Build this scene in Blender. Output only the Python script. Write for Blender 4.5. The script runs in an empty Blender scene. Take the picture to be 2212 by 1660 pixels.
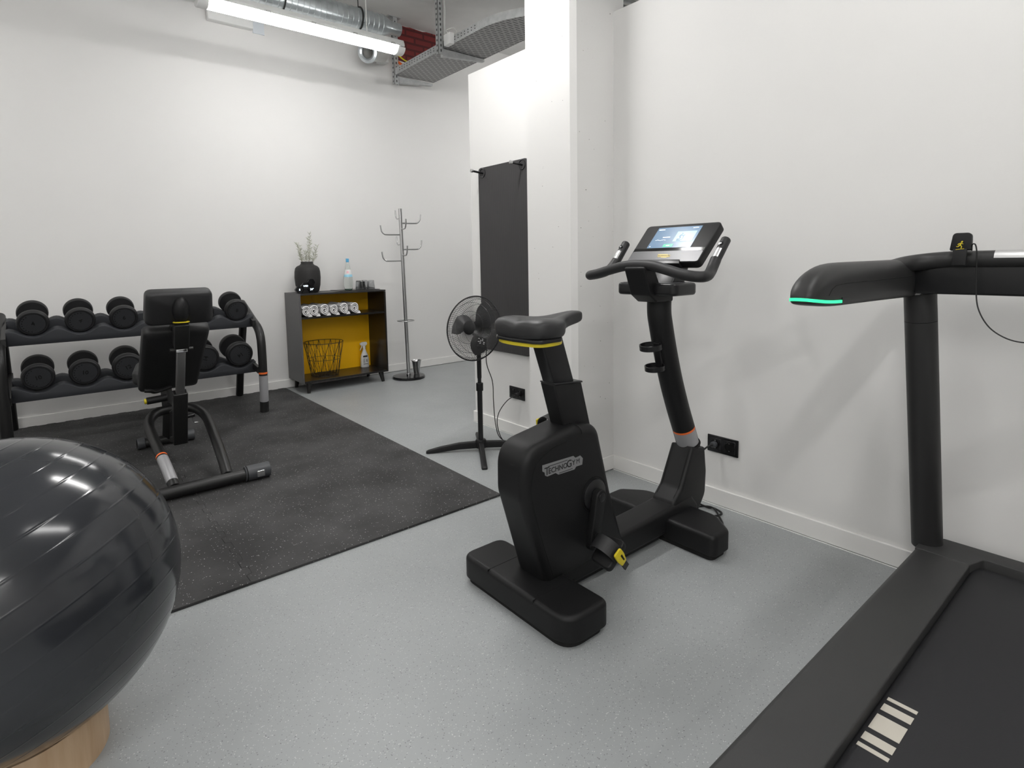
import bpy, bmesh, math, random
from mathutils import Vector, Matrix, Euler
random.seed(7)
sc = bpy.context.scene
PI = math.pi
def R(d): return math.radians(d)
V = Vector

# ---------------------------------------------------------------- camera, world, exposure
YAW, PITCH, ROLL, FPX, CY = 0.691666, -0.0958632, -0.0166551, 1224.874, 679.43
fw = V((math.sin(YAW)*math.cos(PITCH), math.cos(YAW)*math.cos(PITCH), math.sin(PITCH)))
rt = fw.cross(V((0, 0, 1))).normalized(); up = rt.cross(fw)
r2 = math.cos(ROLL)*rt + math.sin(ROLL)*up; u2 = -math.sin(ROLL)*rt + math.cos(ROLL)*up
cd = bpy.data.cameras.new('camera'); cam = bpy.data.objects.new('camera', cd); sc.collection.objects.link(cam)
m3 = Matrix((r2, u2, -fw)).transposed()
cam.matrix_world = Matrix.Translation((0, 0, 1.2)) @ m3.to_4x4()
cd.sensor_fit = 'HORIZONTAL'; cd.sensor_width = 36.0; cd.lens = FPX/2212*36.0
cd.shift_y = -(830-CY)/2212; cd.clip_start = 0.02; cd.clip_end = 60
sc.camera = cam
w = bpy.data.worlds.new('world'); sc.world = w; w.use_nodes = True
w.node_tree.nodes['Background'].inputs[0].default_value = (0.8, 0.85, 0.9, 1)
w.node_tree.nodes['Background'].inputs[1].default_value = 0.05
sc.view_settings.view_transform = 'Standard'; sc.view_settings.look = 'None'
sc.view_settings.gamma = 1.0; sc.view_settings.use_curve_mapping = False
sc.view_settings.exposure = 0.93
sc.cycles.use_denoising = True
sc.cycles.max_bounces = 7; sc.cycles.diffuse_bounces = 4; sc.cycles.glossy_bounces = 3
sc.cycles.transmission_bounces = 6; sc.cycles.transparent_max_bounces = 8
sc.cycles.sample_clamp_indirect = 8.0
sc.cycles.caustics_reflective = False; sc.cycles.caustics_refractive = False
TUBE_E = 30.0      # emission strength of the diffusers

# ---------------------------------------------------------------- materials
def nt(name):
    m = bpy.data.materials.new(name); m.use_nodes = True
    n = m.node_tree.nodes; l = m.node_tree.links
    return m, n, l, n['Principled BSDF']
def mat(name, col, rough=0.5, metal=0.0, spec=0.5, bump=0.0, bscale=400, var=0.0, vscale=6, emit=0, ecol=None, coat=0, trans=0, ior=1.45, alpha=1):
    m, n, l, b = nt(name)
    b.inputs['Base Color'].default_value = (*col, 1); b.inputs['Roughness'].default_value = rough
    b.inputs['Metallic'].default_value = metal; b.inputs['Specular IOR Level'].default_value = spec
    b.inputs['Coat Weight'].default_value = coat; b.inputs['Coat Roughness'].default_value = 0.08
    b.inputs['Transmission Weight'].default_value = trans; b.inputs['IOR'].default_value = ior
    b.inputs['Alpha'].default_value = alpha
    if emit:
        b.inputs['Emission Color'].default_value = (*(ecol or col), 1); b.inputs['Emission Strength'].default_value = emit
    tc = n.new('ShaderNodeTexCoord')
    if bump:
        t = n.new('ShaderNodeTexNoise'); t.inputs['Scale'].default_value = bscale; t.inputs['Detail'].default_value = 2
        l.new(tc.outputs['Object'], t.inputs['Vector'])
        bp = n.new('ShaderNodeBump'); bp.inputs['Strength'].default_value = bump; bp.inputs['Distance'].default_value = 0.002
        l.new(t.outputs['Fac'], bp.inputs['Height']); l.new(bp.outputs[0], b.inputs['Normal'])
    if var:
        t = n.new('ShaderNodeTexNoise'); t.inputs['Scale'].default_value = vscale; t.inputs['Detail'].default_value = 4
        l.new(tc.outputs['Object'], t.inputs['Vector'])
        r = n.new('ShaderNodeValToRGB'); r.color_ramp.elements[0].position = 0.3; r.color_ramp.elements[1].position = 0.7
        r.color_ramp.elements[0].color = (*[c*(1-var) for c in col], 1); r.color_ramp.elements[1].color = (*[min(1, c*(1+var)) for c in col], 1)
        l.new(t.outputs['Fac'], r.inputs[0]); l.new(r.outputs[0], b.inputs['Base Color'])
    return m
def fleck_mat(name, base, light, dark, scale, plight, pdark, rough, cloud=0.15, size=0.38, bump=0.0):
    m, n, l, b = nt(name)
    tc = n.new('ShaderNodeTexCoord')
    dn = n.new('ShaderNodeTexNoise'); dn.inputs['Scale'].default_value = scale*0.7
    l.new(tc.outputs['Object'], dn.inputs['Vector'])
    ad = n.new('ShaderNodeMixRGB'); ad.blend_type = 'ADD'; ad.inputs[0].default_value = 0.6/scale
    l.new(tc.outputs['Object'], ad.inputs[1]); l.new(dn.outputs['Color'], ad.inputs[2])
    vo = n.new('ShaderNodeTexVoronoi'); vo.inputs['Scale'].default_value = scale
    l.new(ad.outputs[0], vo.inputs['Vector'])
    sep = n.new('ShaderNodeSeparateColor'); l.new(vo.outputs['Color'], sep.inputs[0])
    def math_(op, a, b_):
        k = n.new('ShaderNodeMath'); k.operation = op
        for i, v in enumerate((a, b_)):
            if isinstance(v, (int, float)): k.inputs[i].default_value = v
            else: l.new(v, k.inputs[i])
        return k.outputs[0]
    sz = math_('MULTIPLY', sep.outputs[1], size); near = math_('LESS_THAN', vo.outputs['Distance'], sz)
    isl = math_('MULTIPLY', math_('GREATER_THAN', sep.outputs[0], 1-plight), near)
    isd = math_('MULTIPLY', math_('LESS_THAN', sep.outputs[0], pdark), near)
    cl = n.new('ShaderNodeTexNoise'); cl.inputs['Scale'].default_value = 3.0; cl.inputs['Detail'].default_value = 6
    l.new(tc.outputs['Object'], cl.inputs['Vector'])
    r = n.new('ShaderNodeValToRGB'); r.color_ramp.elements[0].position = 0.35; r.color_ramp.elements[1].position = 0.68
    r.color_ramp.elements[0].color = (*[c*(1-cloud) for c in base], 1); r.color_ramp.elements[1].color = (*[c*(1+cloud) for c in base], 1)
    l.new(cl.outputs['Fac'], r.inputs[0])
    m1 = n.new('ShaderNodeMixRGB'); l.new(isl, m1.inputs[0]); l.new(r.outputs[0], m1.inputs[1]); m1.inputs[2].default_value = (*light, 1)
    m2 = n.new('ShaderNodeMixRGB'); l.new(isd, m2.inputs[0]); l.new(m1.outputs[0], m2.inputs[1]); m2.inputs[2].default_value = (*dark, 1)
    l.new(m2.outputs[0], b.inputs['Base Color']); b.inputs['Roughness'].default_value = rough
    if bump:
        bp = n.new('ShaderNodeBump'); bp.inputs['Strength'].default_value = bump; bp.inputs['Distance'].default_value = 0.002
        l.new(dn.outputs['Fac'], bp.inputs['Height']); l.new(bp.outputs[0], b.inputs['Normal'])
    return m
def pitted_mat(name, col):
    m, n, l, b = nt(name); b.inputs['Roughness'].default_value = 0.75
    tc = n.new('ShaderNodeTexCoord'); vo = n.new('ShaderNodeTexVoronoi'); vo.inputs['Scale'].default_value = 26
    l.new(tc.outputs['Object'], vo.inputs['Vector'])
    sep = n.new('ShaderNodeSeparateColor'); l.new(vo.outputs['Color'], sep.inputs[0])
    g = n.new('ShaderNodeMath'); g.operation = 'MULTIPLY'; g.inputs[1].default_value = 0.085
    l.new(sep.outputs[0], g.inputs[0])
    le = n.new('ShaderNodeMath'); le.operation = 'LESS_THAN'; l.new(vo.outputs['Distance'], le.inputs[0]); l.new(g.outputs[0], le.inputs[1])
    g2 = n.new('ShaderNodeMath'); g2.operation = 'GREATER_THAN'; g2.inputs[1].default_value = 0.72; l.new(sep.outputs[1], g2.inputs[0])
    mu = n.new('ShaderNodeMath'); mu.operation = 'MULTIPLY'; l.new(le.outputs[0], mu.inputs[0]); l.new(g2.outputs[0], mu.inputs[1])
    mx = n.new('ShaderNodeMixRGB'); mx.inputs[1].default_value = (*col, 1); mx.inputs[2].default_value = (0.22, 0.21, 0.2, 1)
    l.new(mu.outputs[0], mx.inputs[0]); l.new(mx.outputs[0], b.inputs['Base Color'])
    return m
def wood_mat(name, c1, c2):
    m, n, l, b = nt(name); b.inputs['Roughness'].default_value = 0.45
    tc = n.new('ShaderNodeTexCoord'); mp = n.new('ShaderNodeMapping'); mp.inputs['Scale'].default_value = (25, 25, 2.2)
    l.new(tc.outputs['Object'], mp.inputs[0])
    t = n.new('ShaderNodeTexNoise'); t.inputs['Scale'].default_value = 2.2; t.inputs['Detail'].default_value = 5
    l.new(mp.outputs[0], t.inputs['Vector'])
    r = n.new('ShaderNodeValToRGB'); r.color_ramp.elements[0].position = 0.3; r.color_ramp.elements[1].position = 0.75
    r.color_ramp.elements[0].color = (*c1, 1); r.color_ramp.elements[1].color = (*c2, 1)
    l.new(t.outputs['Fac'], r.inputs[0]); l.new(r.outputs[0], b.inputs['Base Color'])
    return m
def brick_mat(name, c1, c2, mortar, bw, bh, ms, rough=0.7, metal=0, rot=(0, 0, 0), bump=0.4):
    m, n, l, b = nt(name); b.inputs['Roughness'].default_value = rough; b.inputs['Metallic'].default_value = metal
    tc = n.new('ShaderNodeTexCoord'); mp = n.new('ShaderNodeMapping'); mp.inputs['Rotation'].default_value = rot
    l.new(tc.outputs['Object'], mp.inputs[0])
    t = n.new('ShaderNodeTexBrick'); t.inputs['Scale'].default_value = 1
    t.inputs['Color1'].default_value = (*c1, 1); t.inputs['Color2'].default_value = (*c2, 1); t.inputs['Mortar'].default_value = (*mortar, 1)
    t.inputs['Brick Width'].default_value = bw; t.inputs['Row Height'].default_value = bh; t.inputs['Mortar Size'].default_value = ms
    t.inputs['Mortar Smooth'].default_value = 0.1
    l.new(mp.outputs[0], t.inputs['Vector']); l.new(t.outputs['Color'], b.inputs['Base Color'])
    if bump:
        bp = n.new('ShaderNodeBump'); bp.inputs['Strength'].default_value = bump; bp.invert = True; bp.inputs['Distance'].default_value = 0.004
        l.new(t.outputs['Fac'], bp.inputs['Height']); l.new(bp.outputs[0], b.inputs['Normal'])
    return m
def ribbed_mat(name, col, scale):
    m, n, l, b = nt(name); b.inputs['Roughness'].default_value = 0.75
    tc = n.new('ShaderNodeTexCoord'); wv = n.new('ShaderNodeTexWave'); wv.bands_direction = 'Y'; wv.inputs['Scale'].default_value = scale
    wv.inputs['Distortion'].default_value = 0.3
    l.new(tc.outputs['Object'], wv.inputs['Vector'])
    r = n.new('ShaderNodeValToRGB'); r.color_ramp.elements[0].color = (*[c*0.72 for c in col], 1); r.color_ramp.elements[1].color = (*[c*1.2 for c in col], 1)
    l.new(wv.outputs['Fac'], r.inputs[0]); l.new(r.outputs[0], b.inputs['Base Color'])
    bp = n.new('ShaderNodeBump'); bp.inputs['Strength'].default_value = 0.3; bp.inputs['Distance'].default_value = 0.002
    l.new(wv.outputs['Fac'], bp.inputs['Height']); l.new(bp.outputs[0], b.inputs['Normal'])
    return m

M = dict(
    wall=mat('wall_paint', (0.765, 0.758, 0.745), 0.8, bump=0.05, bscale=180, var=0.01, vscale=2),
    pillar=pitted_mat('painted_concrete', (0.765, 0.758, 0.745)),
    base=mat('skirting_paint', (0.82, 0.81, 0.79), 0.45),
    seal=mat('white_sealant', (0.9, 0.9, 0.88), 0.4),
    ceil=mat('ceiling_paint', (0.70, 0.695, 0.68), 0.9, bump=0.2, bscale=60, var=0.03),
    floor=fleck_mat('speckled_vinyl', (0.315, 0.330, 0.332), (0.50, 0.51, 0.51), (0.17, 0.175, 0.18), 280, 0.16, 0.13, 0.42, 0.04, 0.5),
    rubber=fleck_mat('rubber_crumb', (0.036, 0.0355, 0.036), (0.36, 0.36, 0.35), (0.015, 0.015, 0.015), 165, 0.17, 0.05, 0.72, 0.5, 0.38, 0.25),
    brick=brick_mat('dark_red_brick', (0.21, 0.022, 0.02), (0.15, 0.016, 0.016), (0.08, 0.01, 0.01), 0.22, 0.068, 0.012, rot=(R(90), 0, 0)),
    blk=mat('black_plastic', (0.009, 0.009, 0.0095), 0.45, spec=0.32, bump=0.12, bscale=900, var=0.05),
    blks=mat('satin_black', (0.011, 0.011, 0.012), 0.3),
    blkg=mat('gloss_black', (0.006, 0.006, 0.007), 0.08),
    grip=mat('grip_rubber', (0.017, 0.017, 0.018), 0.5, bump=0.1, bscale=500),
    foot=mat('foot_rubber', (0.008, 0.008, 0.008), 0.8),
    seat=mat('saddle_vinyl', (0.02, 0.02, 0.021), 0.42, bump=0.1, bscale=700),
    seam=mat('seam_shadow_gap', (0.002, 0.002, 0.002), 0.9),
    sens=mat('sensor_metal', (0.6, 0.6, 0.6), 0.38, metal=1),
    yel=mat('yellow_plastic', (0.62, 0.50, 0.02), 0.4),
    logo=mat('grey_print', (0.20, 0.20, 0.205), 0.5),
    logoy=mat('gold_print', (0.75, 0.6, 0.2), 0.4),
    graph=mat('graphite_panel', (0.10, 0.10, 0.105), 0.3, metal=0.3),
    chrome=mat('chrome', (0.75, 0.75, 0.76), 0.14, metal=1),
    steel=mat('brushed_steel', (0.5, 0.5, 0.5), 0.3, metal=1, bump=0.05),
    galv=mat('galvanised_steel', (0.60, 0.64, 0.66), 0.3, metal=0.85, var=0.12, vscale=14),
    galvm=mat('matte_galvanised', (0.47, 0.48, 0.48), 0.55, metal=0.3, var=0.12, vscale=20),
    slots=mat('slot_shadow', (0.05, 0.05, 0.05), 0.9),
    tray=brick_mat('perforated_tray', (0.07, 0.07, 0.07), (0.09, 0.09, 0.09), (0.36, 0.355, 0.35), 0.078, 0.034, 0.0125, rough=0.6, metal=0.2, bump=0.2),
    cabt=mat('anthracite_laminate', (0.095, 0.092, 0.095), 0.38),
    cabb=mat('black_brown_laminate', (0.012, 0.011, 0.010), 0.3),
    cabedge=mat('dark_laminate', (0.025, 0.024, 0.024), 0.4),
    yback=mat('yellow_backboard', (0.92, 0.49, 0.001), 0.55),
    towel=mat('white_terry', (0.83, 0.82, 0.82), 0.95, bump=0.9, bscale=500),
    wire=mat('black_wire', (0.012, 0.012, 0.012), 0.45),
    wht=mat('white_plastic', (0.8, 0.8, 0.79), 0.4),
    off=mat('off_white_plastic', (0.7, 0.7, 0.68), 0.5),
    ink=mat('print_ink', (0.02, 0.02, 0.02), 0.6),
    greyink=mat('grey_ink', (0.3, 0.3, 0.3), 0.6),
    vase=mat('matte_black_ceramic', (0.02, 0.019, 0.019), 0.65, bump=0.15, bscale=220),
    leaf=mat('grey_green_leaf', (0.50, 0.51, 0.42), 0.6),
    stem=mat('dry_stem', (0.30, 0.28, 0.20), 0.7),
    glow=mat('clock_digits', (0.8, 0.9, 1), 0.5, emit=1.0, ecol=(0.7, 0.85, 0.95)),
    bottle=mat('clear_bottle', (0.93, 0.98, 0.95), 0.03, trans=0.95, ior=1.3),
    smoke=mat('smoked_glass', (0.74, 0.75, 0.76), 0.05, trans=0.97, ior=1.35),
    blue=mat('blue_print', (0.12, 0.45, 0.75), 0.5),
    lblue=mat('light_blue_print', (0.35, 0.68, 0.85), 0.5),
    rose=mat('rose_print', (0.85, 0.5, 0.55), 0.5),
    green=mat('green_glass', (0.3, 0.75, 0.5), 0.1, trans=0.6),
    ball=mat('anthracite_vinyl', (0.024, 0.026, 0.030), 0.15, spec=0.6, var=0.2, vscale=5),
    wood=wood_mat('pale_beech_plywood', (0.50, 0.335, 0.20), (0.62, 0.45, 0.29)),
    mesh=mat('guard_wire', (0.02, 0.02, 0.02), 0.35),
    blade=mat('fan_blade', (0.035, 0.035, 0.037), 0.35),
    mat_=ribbed_mat('ribbed_foam', (0.046, 0.044, 0.045), 34),
    rackb=mat('rack_powder_coat', (0.010, 0.010, 0.010), 0.38),
    rackg=mat('slate_rubber', (0.030, 0.032, 0.037), 0.6, bump=0.15, bscale=600),
    db=mat('dumbbell_rubber', (0.0105, 0.0105, 0.0115), 0.55, bump=0.15, bscale=600),
    dbt=mat('dumbbell_face', (0.022, 0.023, 0.026), 0.6),
    stick=mat('silver_sticker', (0.36, 0.36, 0.37), 0.35, metal=0.3),
    orange=mat('orange_strip', (0.85, 0.16, 0.03), 0.5),
    endcap=mat('grey_endcap', (0.055, 0.058, 0.063), 0.45),
    diff=mat('lit_diffuser', (1, 1, 1), 0.5, emit=TUBE_E, ecol=(1.0, 0.99, 0.975)),
    diffm=mat('lit_diffuser_medium', (1, 1, 1), 0.5, emit=TUBE_E*0.8, ecol=(1.0, 0.99, 0.975)),
    diffs=mat('lit_diffuser_weak', (1, 1, 1), 0.5, emit=TUBE_E*0.3, ecol=(1.0, 0.99, 0.975)),
    diffl=mat('lit_diffuser_dim', (1, 1, 1), 0.5, emit=TUBE_E*0.45, ecol=(1.0, 0.99, 0.975)),
    lamph=mat('luminaire_grey', (0.62, 0.63, 0.62), 0.5),
    led=mat('green_led', (0.05, 0.8, 0.35), 0.4, emit=0.55, ecol=(0.03, 0.9, 0.35)),
    scr=mat('screen_blue', (0.05, 0.1, 0.16), 0.2, emit=0.24, ecol=(0.22, 0.36, 0.55)),
    scrl=mat('screen_card', (0.12, 0.2, 0.25), 0.2, emit=0.42, ecol=(0.42, 0.72, 0.88)),
    scrw=mat('screen_white', (0.8, 0.8, 0.8), 0.2, emit=0.6, ecol=(0.75, 0.88, 0.95)),
    scrg=mat('screen_green', (0.02, 0.2, 0.1), 0.2, emit=0.35, ecol=(0.15, 0.75, 0.5)),
    scrd=mat('screen_figure', (0.1, 0.2, 0.3), 0.2, emit=0.1, ecol=(0.15, 0.3, 0.5)),
    belt=mat('running_belt', (0.0155, 0.0155, 0.0175), 0.62, bump=0.3, bscale=700),
    deck=mat('deck_plastic', (0.033, 0.033, 0.033), 0.5, bump=0.4, bscale=900, var=0.06, vscale=3),
    tmb=mat('treadmill_frame', (0.018, 0.0178, 0.018), 0.45),
    tmd=mat('treadmill_dark', (0.007, 0.007, 0.008), 0.35),
    stripe=mat('beige_print', (0.50, 0.47, 0.41), 0.7),
    cable=mat('black_cable', (0.010, 0.010, 0.010), 0.5),
    cyel=mat('cable_yellow', (0.7, 0.6, 0.02), 0.5),
    sock=mat('socket_black', (0.011, 0.011, 0.012), 0.25),
    sockd=mat('socket_recess', (0.003, 0.003, 0.003), 0.4),
    pink=mat('dull_rose_strip', (0.35, 0.12, 0.13), 0.6),
    ablade=mat('translucent_label', (0.7, 0.74, 0.78), 0.5),
)

# ---------------------------------------------------------------- mesh helpers
class MB:
    def __init__(s): s.v = []; s.f = []; s.mi = []; s.cur = 0
    def add(s, vs, fs, mx=None):
        o = len(s.v)
        s.v += [tuple(mx @ V(p)) if mx else tuple(p) for p in vs]
        s.f += [tuple(i+o for i in f) for f in fs]; s.mi += [s.cur]*len(fs); return s
    def box(s, x0, x1, y0, y1, z0, z1, mx=None):
        vs = [(x, y, z) for x in (x0, x1) for y in (y0, y1) for z in (z0, z1)]
        return s.add(vs, [(0, 1, 3, 2), (4, 6, 7, 5), (0, 4, 5, 1), (2, 3, 7, 6), (0, 2, 6, 4), (1, 5, 7, 3)], mx)
    def prism(s, poly, ax, a, b, mx=None):
        P = {'x': lambda u, v, t: (t, u, v), 'y': lambda u, v, t: (u, t, v), 'z': lambda u, v, t: (u, v, t)}[ax]
        n = len(poly); vs = [P(u, v, a) for u, v in poly] + [P(u, v, b) for u, v in poly]
        return s.add(vs, [tuple(range(n-1, -1, -1)), tuple(range(n, 2*n))] + [(i, (i+1) % n, n+(i+1) % n, n+i) for i in range(n)], mx)
    def tube(s, pts, r, n=14, closed=False, caps=True, sx=1.0, mx=None, upv=None):
        pts = [V(p) for p in pts]; k = len(pts); rr = r if isinstance(r, (list, tuple)) else [r]*k
        T = []
        for i in range(k):
            a = pts[(i-1) % k] if closed or i > 0 else pts[0]; b = pts[(i+1) % k] if closed or i < k-1 else pts[-1]
            T.append((b-a).normalized())
        u = V(upv) if upv else (V((0, 0, 1)) if abs(T[0].z) < 0.9 else V((1, 0, 0)))
        u = (u - T[0]*u.dot(T[0])).normalized(); vs = []
        for i in range(k):
            if i: u = (u - T[i]*u.dot(T[i])); u = u.normalized()
            w_ = T[i].cross(u)
            for j in range(n):
                a = 2*PI*j/n; vs.append(tuple(pts[i] + rr[i]*(math.cos(a)*u + sx*math.sin(a)*w_)))
        fs = []
        for i in range(k if closed else k-1):
            for j in range(n):
                a = i*n+j; b = i*n+(j+1) % n; c = ((i+1) % k)*n+(j+1) % n; d = ((i+1) % k)*n+j
                fs.append((a, d, c, b))
        if caps and not closed: fs += [tuple(range(n)), tuple(range((k-1)*n+n-1, (k-1)*n-1, -1))]
        return s.add(vs, fs, mx)
    def lathe(s, prof, n=40, mx=None, c=(0, 0, 0)):
        vs = []; fs = []; m = len(prof)
        for i in range(n):
            a = 2*PI*i/n
            for r, z in prof: vs.append((c[0]+r*math.cos(a), c[1]+r*math.sin(a), c[2]+z))
        for i in range(n):
            j = (i+1) % n
            for q in range(m-1):
                fs.append((i*m+q, j*m+q, j*m+q+1, i*m+q+1))
        return s.add(vs, fs, mx)
    def quad(s, a, b, c, d): return s.add([a, b, c, d], [(0, 1, 2, 3)])
    def text(s, body, size, depth, mx, align='CENTER', bold=0.0):
        cu = bpy.data.curves.new('t', 'FONT'); cu.body = body; cu.size = size; cu.extrude = depth; cu.resolution_u = 3
        cu.align_x = align; cu.align_y = 'CENTER'; cu.offset = bold
        o = bpy.data.objects.new('t', cu); sc.collection.objects.link(o)
        dg = bpy.context.evaluated_depsgraph_get(); me = bpy.data.meshes.new_from_object(o.evaluated_get(dg))
        s.add([tuple(v.co) for v in me.vertices], [tuple(p.vertices) for p in me.polygons], mx)
        bpy.data.objects.remove(o); bpy.data.curves.remove(cu); bpy.data.meshes.remove(me); return s
    def build(s, name, m, parent=None, bevel=0, seg=3, ang=40, flat=False, loc=None, sub=0, off=None):
        o_ = V(off) if off is not None else (V(parent['_w']) if parent is not None else (V(loc) if loc else V((0, 0, 0))))
        me = bpy.data.meshes.new(name); me.from_pydata([tuple(V(p)-o_) for p in s.v], [], s.f)
        ms = m if isinstance(m, (list, tuple)) else [m]
        for q in ms: me.materials.append(M[q])
        for p, i in zip(me.polygons, s.mi): p.material_index = i
        bm = bmesh.new(); bm.from_mesh(me)
        bmesh.ops.remove_doubles(bm, verts=bm.verts, dist=1e-6)
        bmesh.ops.recalc_face_normals(bm, faces=bm.faces)
        if bevel:
            ed = [e for e in bm.edges if len(e.link_faces) == 2 and e.calc_face_angle(0) > R(32)]
            bmesh.ops.bevel(bm, geom=ed, offset=bevel, segments=seg, affect='EDGES', profile=0.5, clamp_overlap=True)
        bm.to_mesh(me); bm.free()
        if not flat:
            me.polygons.foreach_set('use_smooth', [True]*len(me.polygons)); me.set_sharp_from_angle(angle=R(ang))
        me.update()
        o = bpy.data.objects.new(name, me); sc.collection.objects.link(o)
        if sub:
            md = o.modifiers.new('s', 'SUBSURF'); md.levels = sub; md.render_levels = sub
        if parent is not None:
            o.parent = parent; o['_w'] = tuple(o_)
            if off is not None: o.location = V(off) - V(parent['_w'])
        else: o.location = o_; o['_w'] = tuple(o_)
        return o
def thing(name, label, cat, loc=(0, 0, 0), group=None):
    o = bpy.data.objects.new(name, None); sc.collection.objects.link(o); o.location = loc
    o['label'] = label; o['category'] = cat; o['_w'] = tuple(loc); o.empty_display_size = 0.05
    if group: o['group'] = group
    return o
def tag(o, label, cat, group=None):
    o['label'] = label; o['category'] = cat
    if group: o['group'] = group
    return o
def struct(name, mb, m, **k):
    o = mb.build(name, m, **k); o['kind'] = 'structure'; return o
def children(o): return [c for c in bpy.data.objects if c.parent is o]
def dup(root, loc, label, rot=None):
    r = root.copy(); sc.collection.objects.link(r); r.location = loc; r['label'] = label
    if rot is not None: r.rotation_euler = rot
    for ch in children(root):
        c = ch.copy(); sc.collection.objects.link(c); c.parent = r
        for g in children(ch):
            d = g.copy(); sc.collection.objects.link(d); d.parent = c
    return r
def rpoly(pts, rad, n=6):
    out = []; k = len(pts)
    for i in range(k):
        p = V((*pts[i], 0)); a = V((*pts[i-1], 0)); b = V((*pts[(i+1) % k], 0)); r = rad[i] if isinstance(rad, (list, tuple)) else rad
        if r <= 0: out.append((p.x, p.y)); continue
        d1 = (a-p); d2 = (b-p); l1 = d1.length; l2 = d2.length; d1.normalize(); d2.normalize()
        an = d1.angle(d2); t = min(r/math.tan(an/2), l1*0.49, l2*0.49)
        for j in range(n+1):
            q = j/n; A = p+d1*t; B = p+d2*t; c = (1-q)**2*A + 2*q*(1-q)*p + q*q*B
            out.append((c.x, c.y))
    return out
def spline(pts, n=8, closed=False):
    P = [V(p) for p in pts]; k = len(P); out = []
    for i in range(k if closed else k-1):
        p0 = P[(i-1) % k] if closed or i > 0 else P[0]*2-P[1]; p1 = P[i]; p2 = P[(i+1) % k]; p3 = P[(i+2) % k] if closed or i < k-2 else P[-1]*2-P[-2]
        for j in range(n):
            t = j/n
            out.append(0.5*((2*p1)+(p2-p0)*t+(2*p0-5*p1+4*p2-p3)*t*t+(3*p1-p0-3*p2+p3)*t**3))
    if not closed: out.append(P[-1])
    return out
def frame(o, xd, yd):
    x = V(xd).normalized(); y = V(yd).normalized(); z = x.cross(y)
    return Matrix.Translation(o) @ Matrix((x, y, z)).transposed().to_4x4()
def cyl_x(p, q): # matrix taking z axis to p->q
    d = V(q)-V(p); z = d.normalized(); x = z.orthogonal().normalized(); y = z.cross(x)
    return Matrix.Translation(p) @ Matrix((x, y, z)).transposed().to_4x4()
def offs(poly, d):
    k = len(poly); out = []
    A = sum(poly[i][0]*poly[(i+1) % k][1]-poly[(i+1) % k][0]*poly[i][1] for i in range(k)); sg = 1 if A > 0 else -1
    for i in range(k):
        p = V((*poly[i], 0)); a = (p-V((*poly[i-1], 0))); b = (V((*poly[(i+1) % k], 0))-p)
        if a.length < 1e-7 or b.length < 1e-7: a = b = (a if a.length > b.length else b)
        a.normalize(); b.normalize(); n1 = V((-a.y, a.x, 0))*sg; n2 = V((-b.y, b.x, 0))*sg
        m_ = (n1+n2)/max(0.35, 1+n1.dot(n2)); out.append((p.x+m_.x*d, p.y+m_.y*d))
    return out
def soft(mb, poly, ax, a, b, r, n=6, ra=None):
    P = {'x': lambda u, v, t: (t, u, v), 'y': lambda u, v, t: (u, t, v), 'z': lambda u, v, t: (u, v, t)}[ax]
    ra = r if ra is None else ra; lay = []
    for i in range(n+1): th = PI/2*i/n; lay.append((ra*(1-math.sin(th)), a+ra*(1-math.cos(th))))
    for i in range(n+1): th = PI/2*(1-i/n); lay.append((r*(1-math.sin(th)), b-r*(1-math.cos(th))))
    vs = []; k = len(poly)
    for d, t_ in lay:
        q = offs(poly, d) if d > 1e-6 else poly
        vs += [P(u, v, t_) for u, v in q]
    fs = [tuple(range(k))] + [(j*k+i, j*k+(i+1) % k, (j+1)*k+(i+1) % k, (j+1)*k+i) for j in range(len(lay)-1) for i in range(k)] + [tuple(range((len(lay)-1)*k, len(lay)*k))]
    return mb.add(vs, fs)
def rod(mb, p, q, r, n=14, rnd=0.0):
    L = (V(q)-V(p)).length; e = min(rnd, r*0.98)
    prof = [(0, 0)] + ([(r-e+e*math.sin(a), e-e*math.cos(a)) for a in [PI/2*i/4 for i in range(5)]] if e else [(r, 0)]) + \
           ([(r-e+e*math.cos(a), L-e+e*math.sin(a)) for a in [PI/2*i/4 for i in range(5)]] if e else [(r, L)]) + [(0, L)]
    return mb.lathe(prof, n, cyl_x(p, q))

# ---------------------------------------------------------------- room shell
XR, YB, CZ = 2.449, 5.562, 3.70
struct('floor', MB().box(-2.2, 6.2, -3.4, YB+0.02, -0.1, 0), 'floor', flat=True)
struct('ceiling', MB().box(-2.2, 6.2, -3.4, YB+0.02, CZ, CZ+0.1), 'ceil', flat=True)
struct('wall_back', MB().box(-2.35, 6.35, YB, YB+0.15, 0, CZ), 'wall', flat=True)
struct('wall_left', MB().box(-2.35, -2.2, -3.4, YB, 0, CZ), 'wall', flat=True)
struct('wall_front', MB().box(-2.35, 6.35, -3.55, -3.4, 0, CZ), 'wall', flat=True)
struct('wall_outer', MB().box(6.2, 6.35, -3.4, YB, 0, CZ), 'wall', flat=True)
struct('wall_right', MB().box(XR, XR+0.1, -3.4, 2.069, 0, 2.505), 'wall', flat=True)
PX0, PY0, PY1 = 2.14, 2.069, 2.432
struct('wall_pillar', MB().prism([(PX0+0.026, PY0), (2.53, PY0), (2.53, PY1), (PX0, PY1), (PX0, PY0+0.026)], 'z', 0, CZ), 'pillar', flat=True)
PW = 2.432
struct('wall_partition', MB().box(PW, PW+0.1, PY1, 3.379, 0, 2.508), 'wall', flat=True)
def skirt(name, x0, x1, y0, y1):
    struct(name, MB().box(x0, x1, y0, y1, 0.004, 0.082), 'base', bevel=0.0015, seg=1)
skirt('baseboard_back', -2.19, 6.19, YB-0.013, YB-0.0005)
skirt('baseboard_right', XR-0.0125, XR-0.0005, -3.39, PY0-0.0125)
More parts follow.
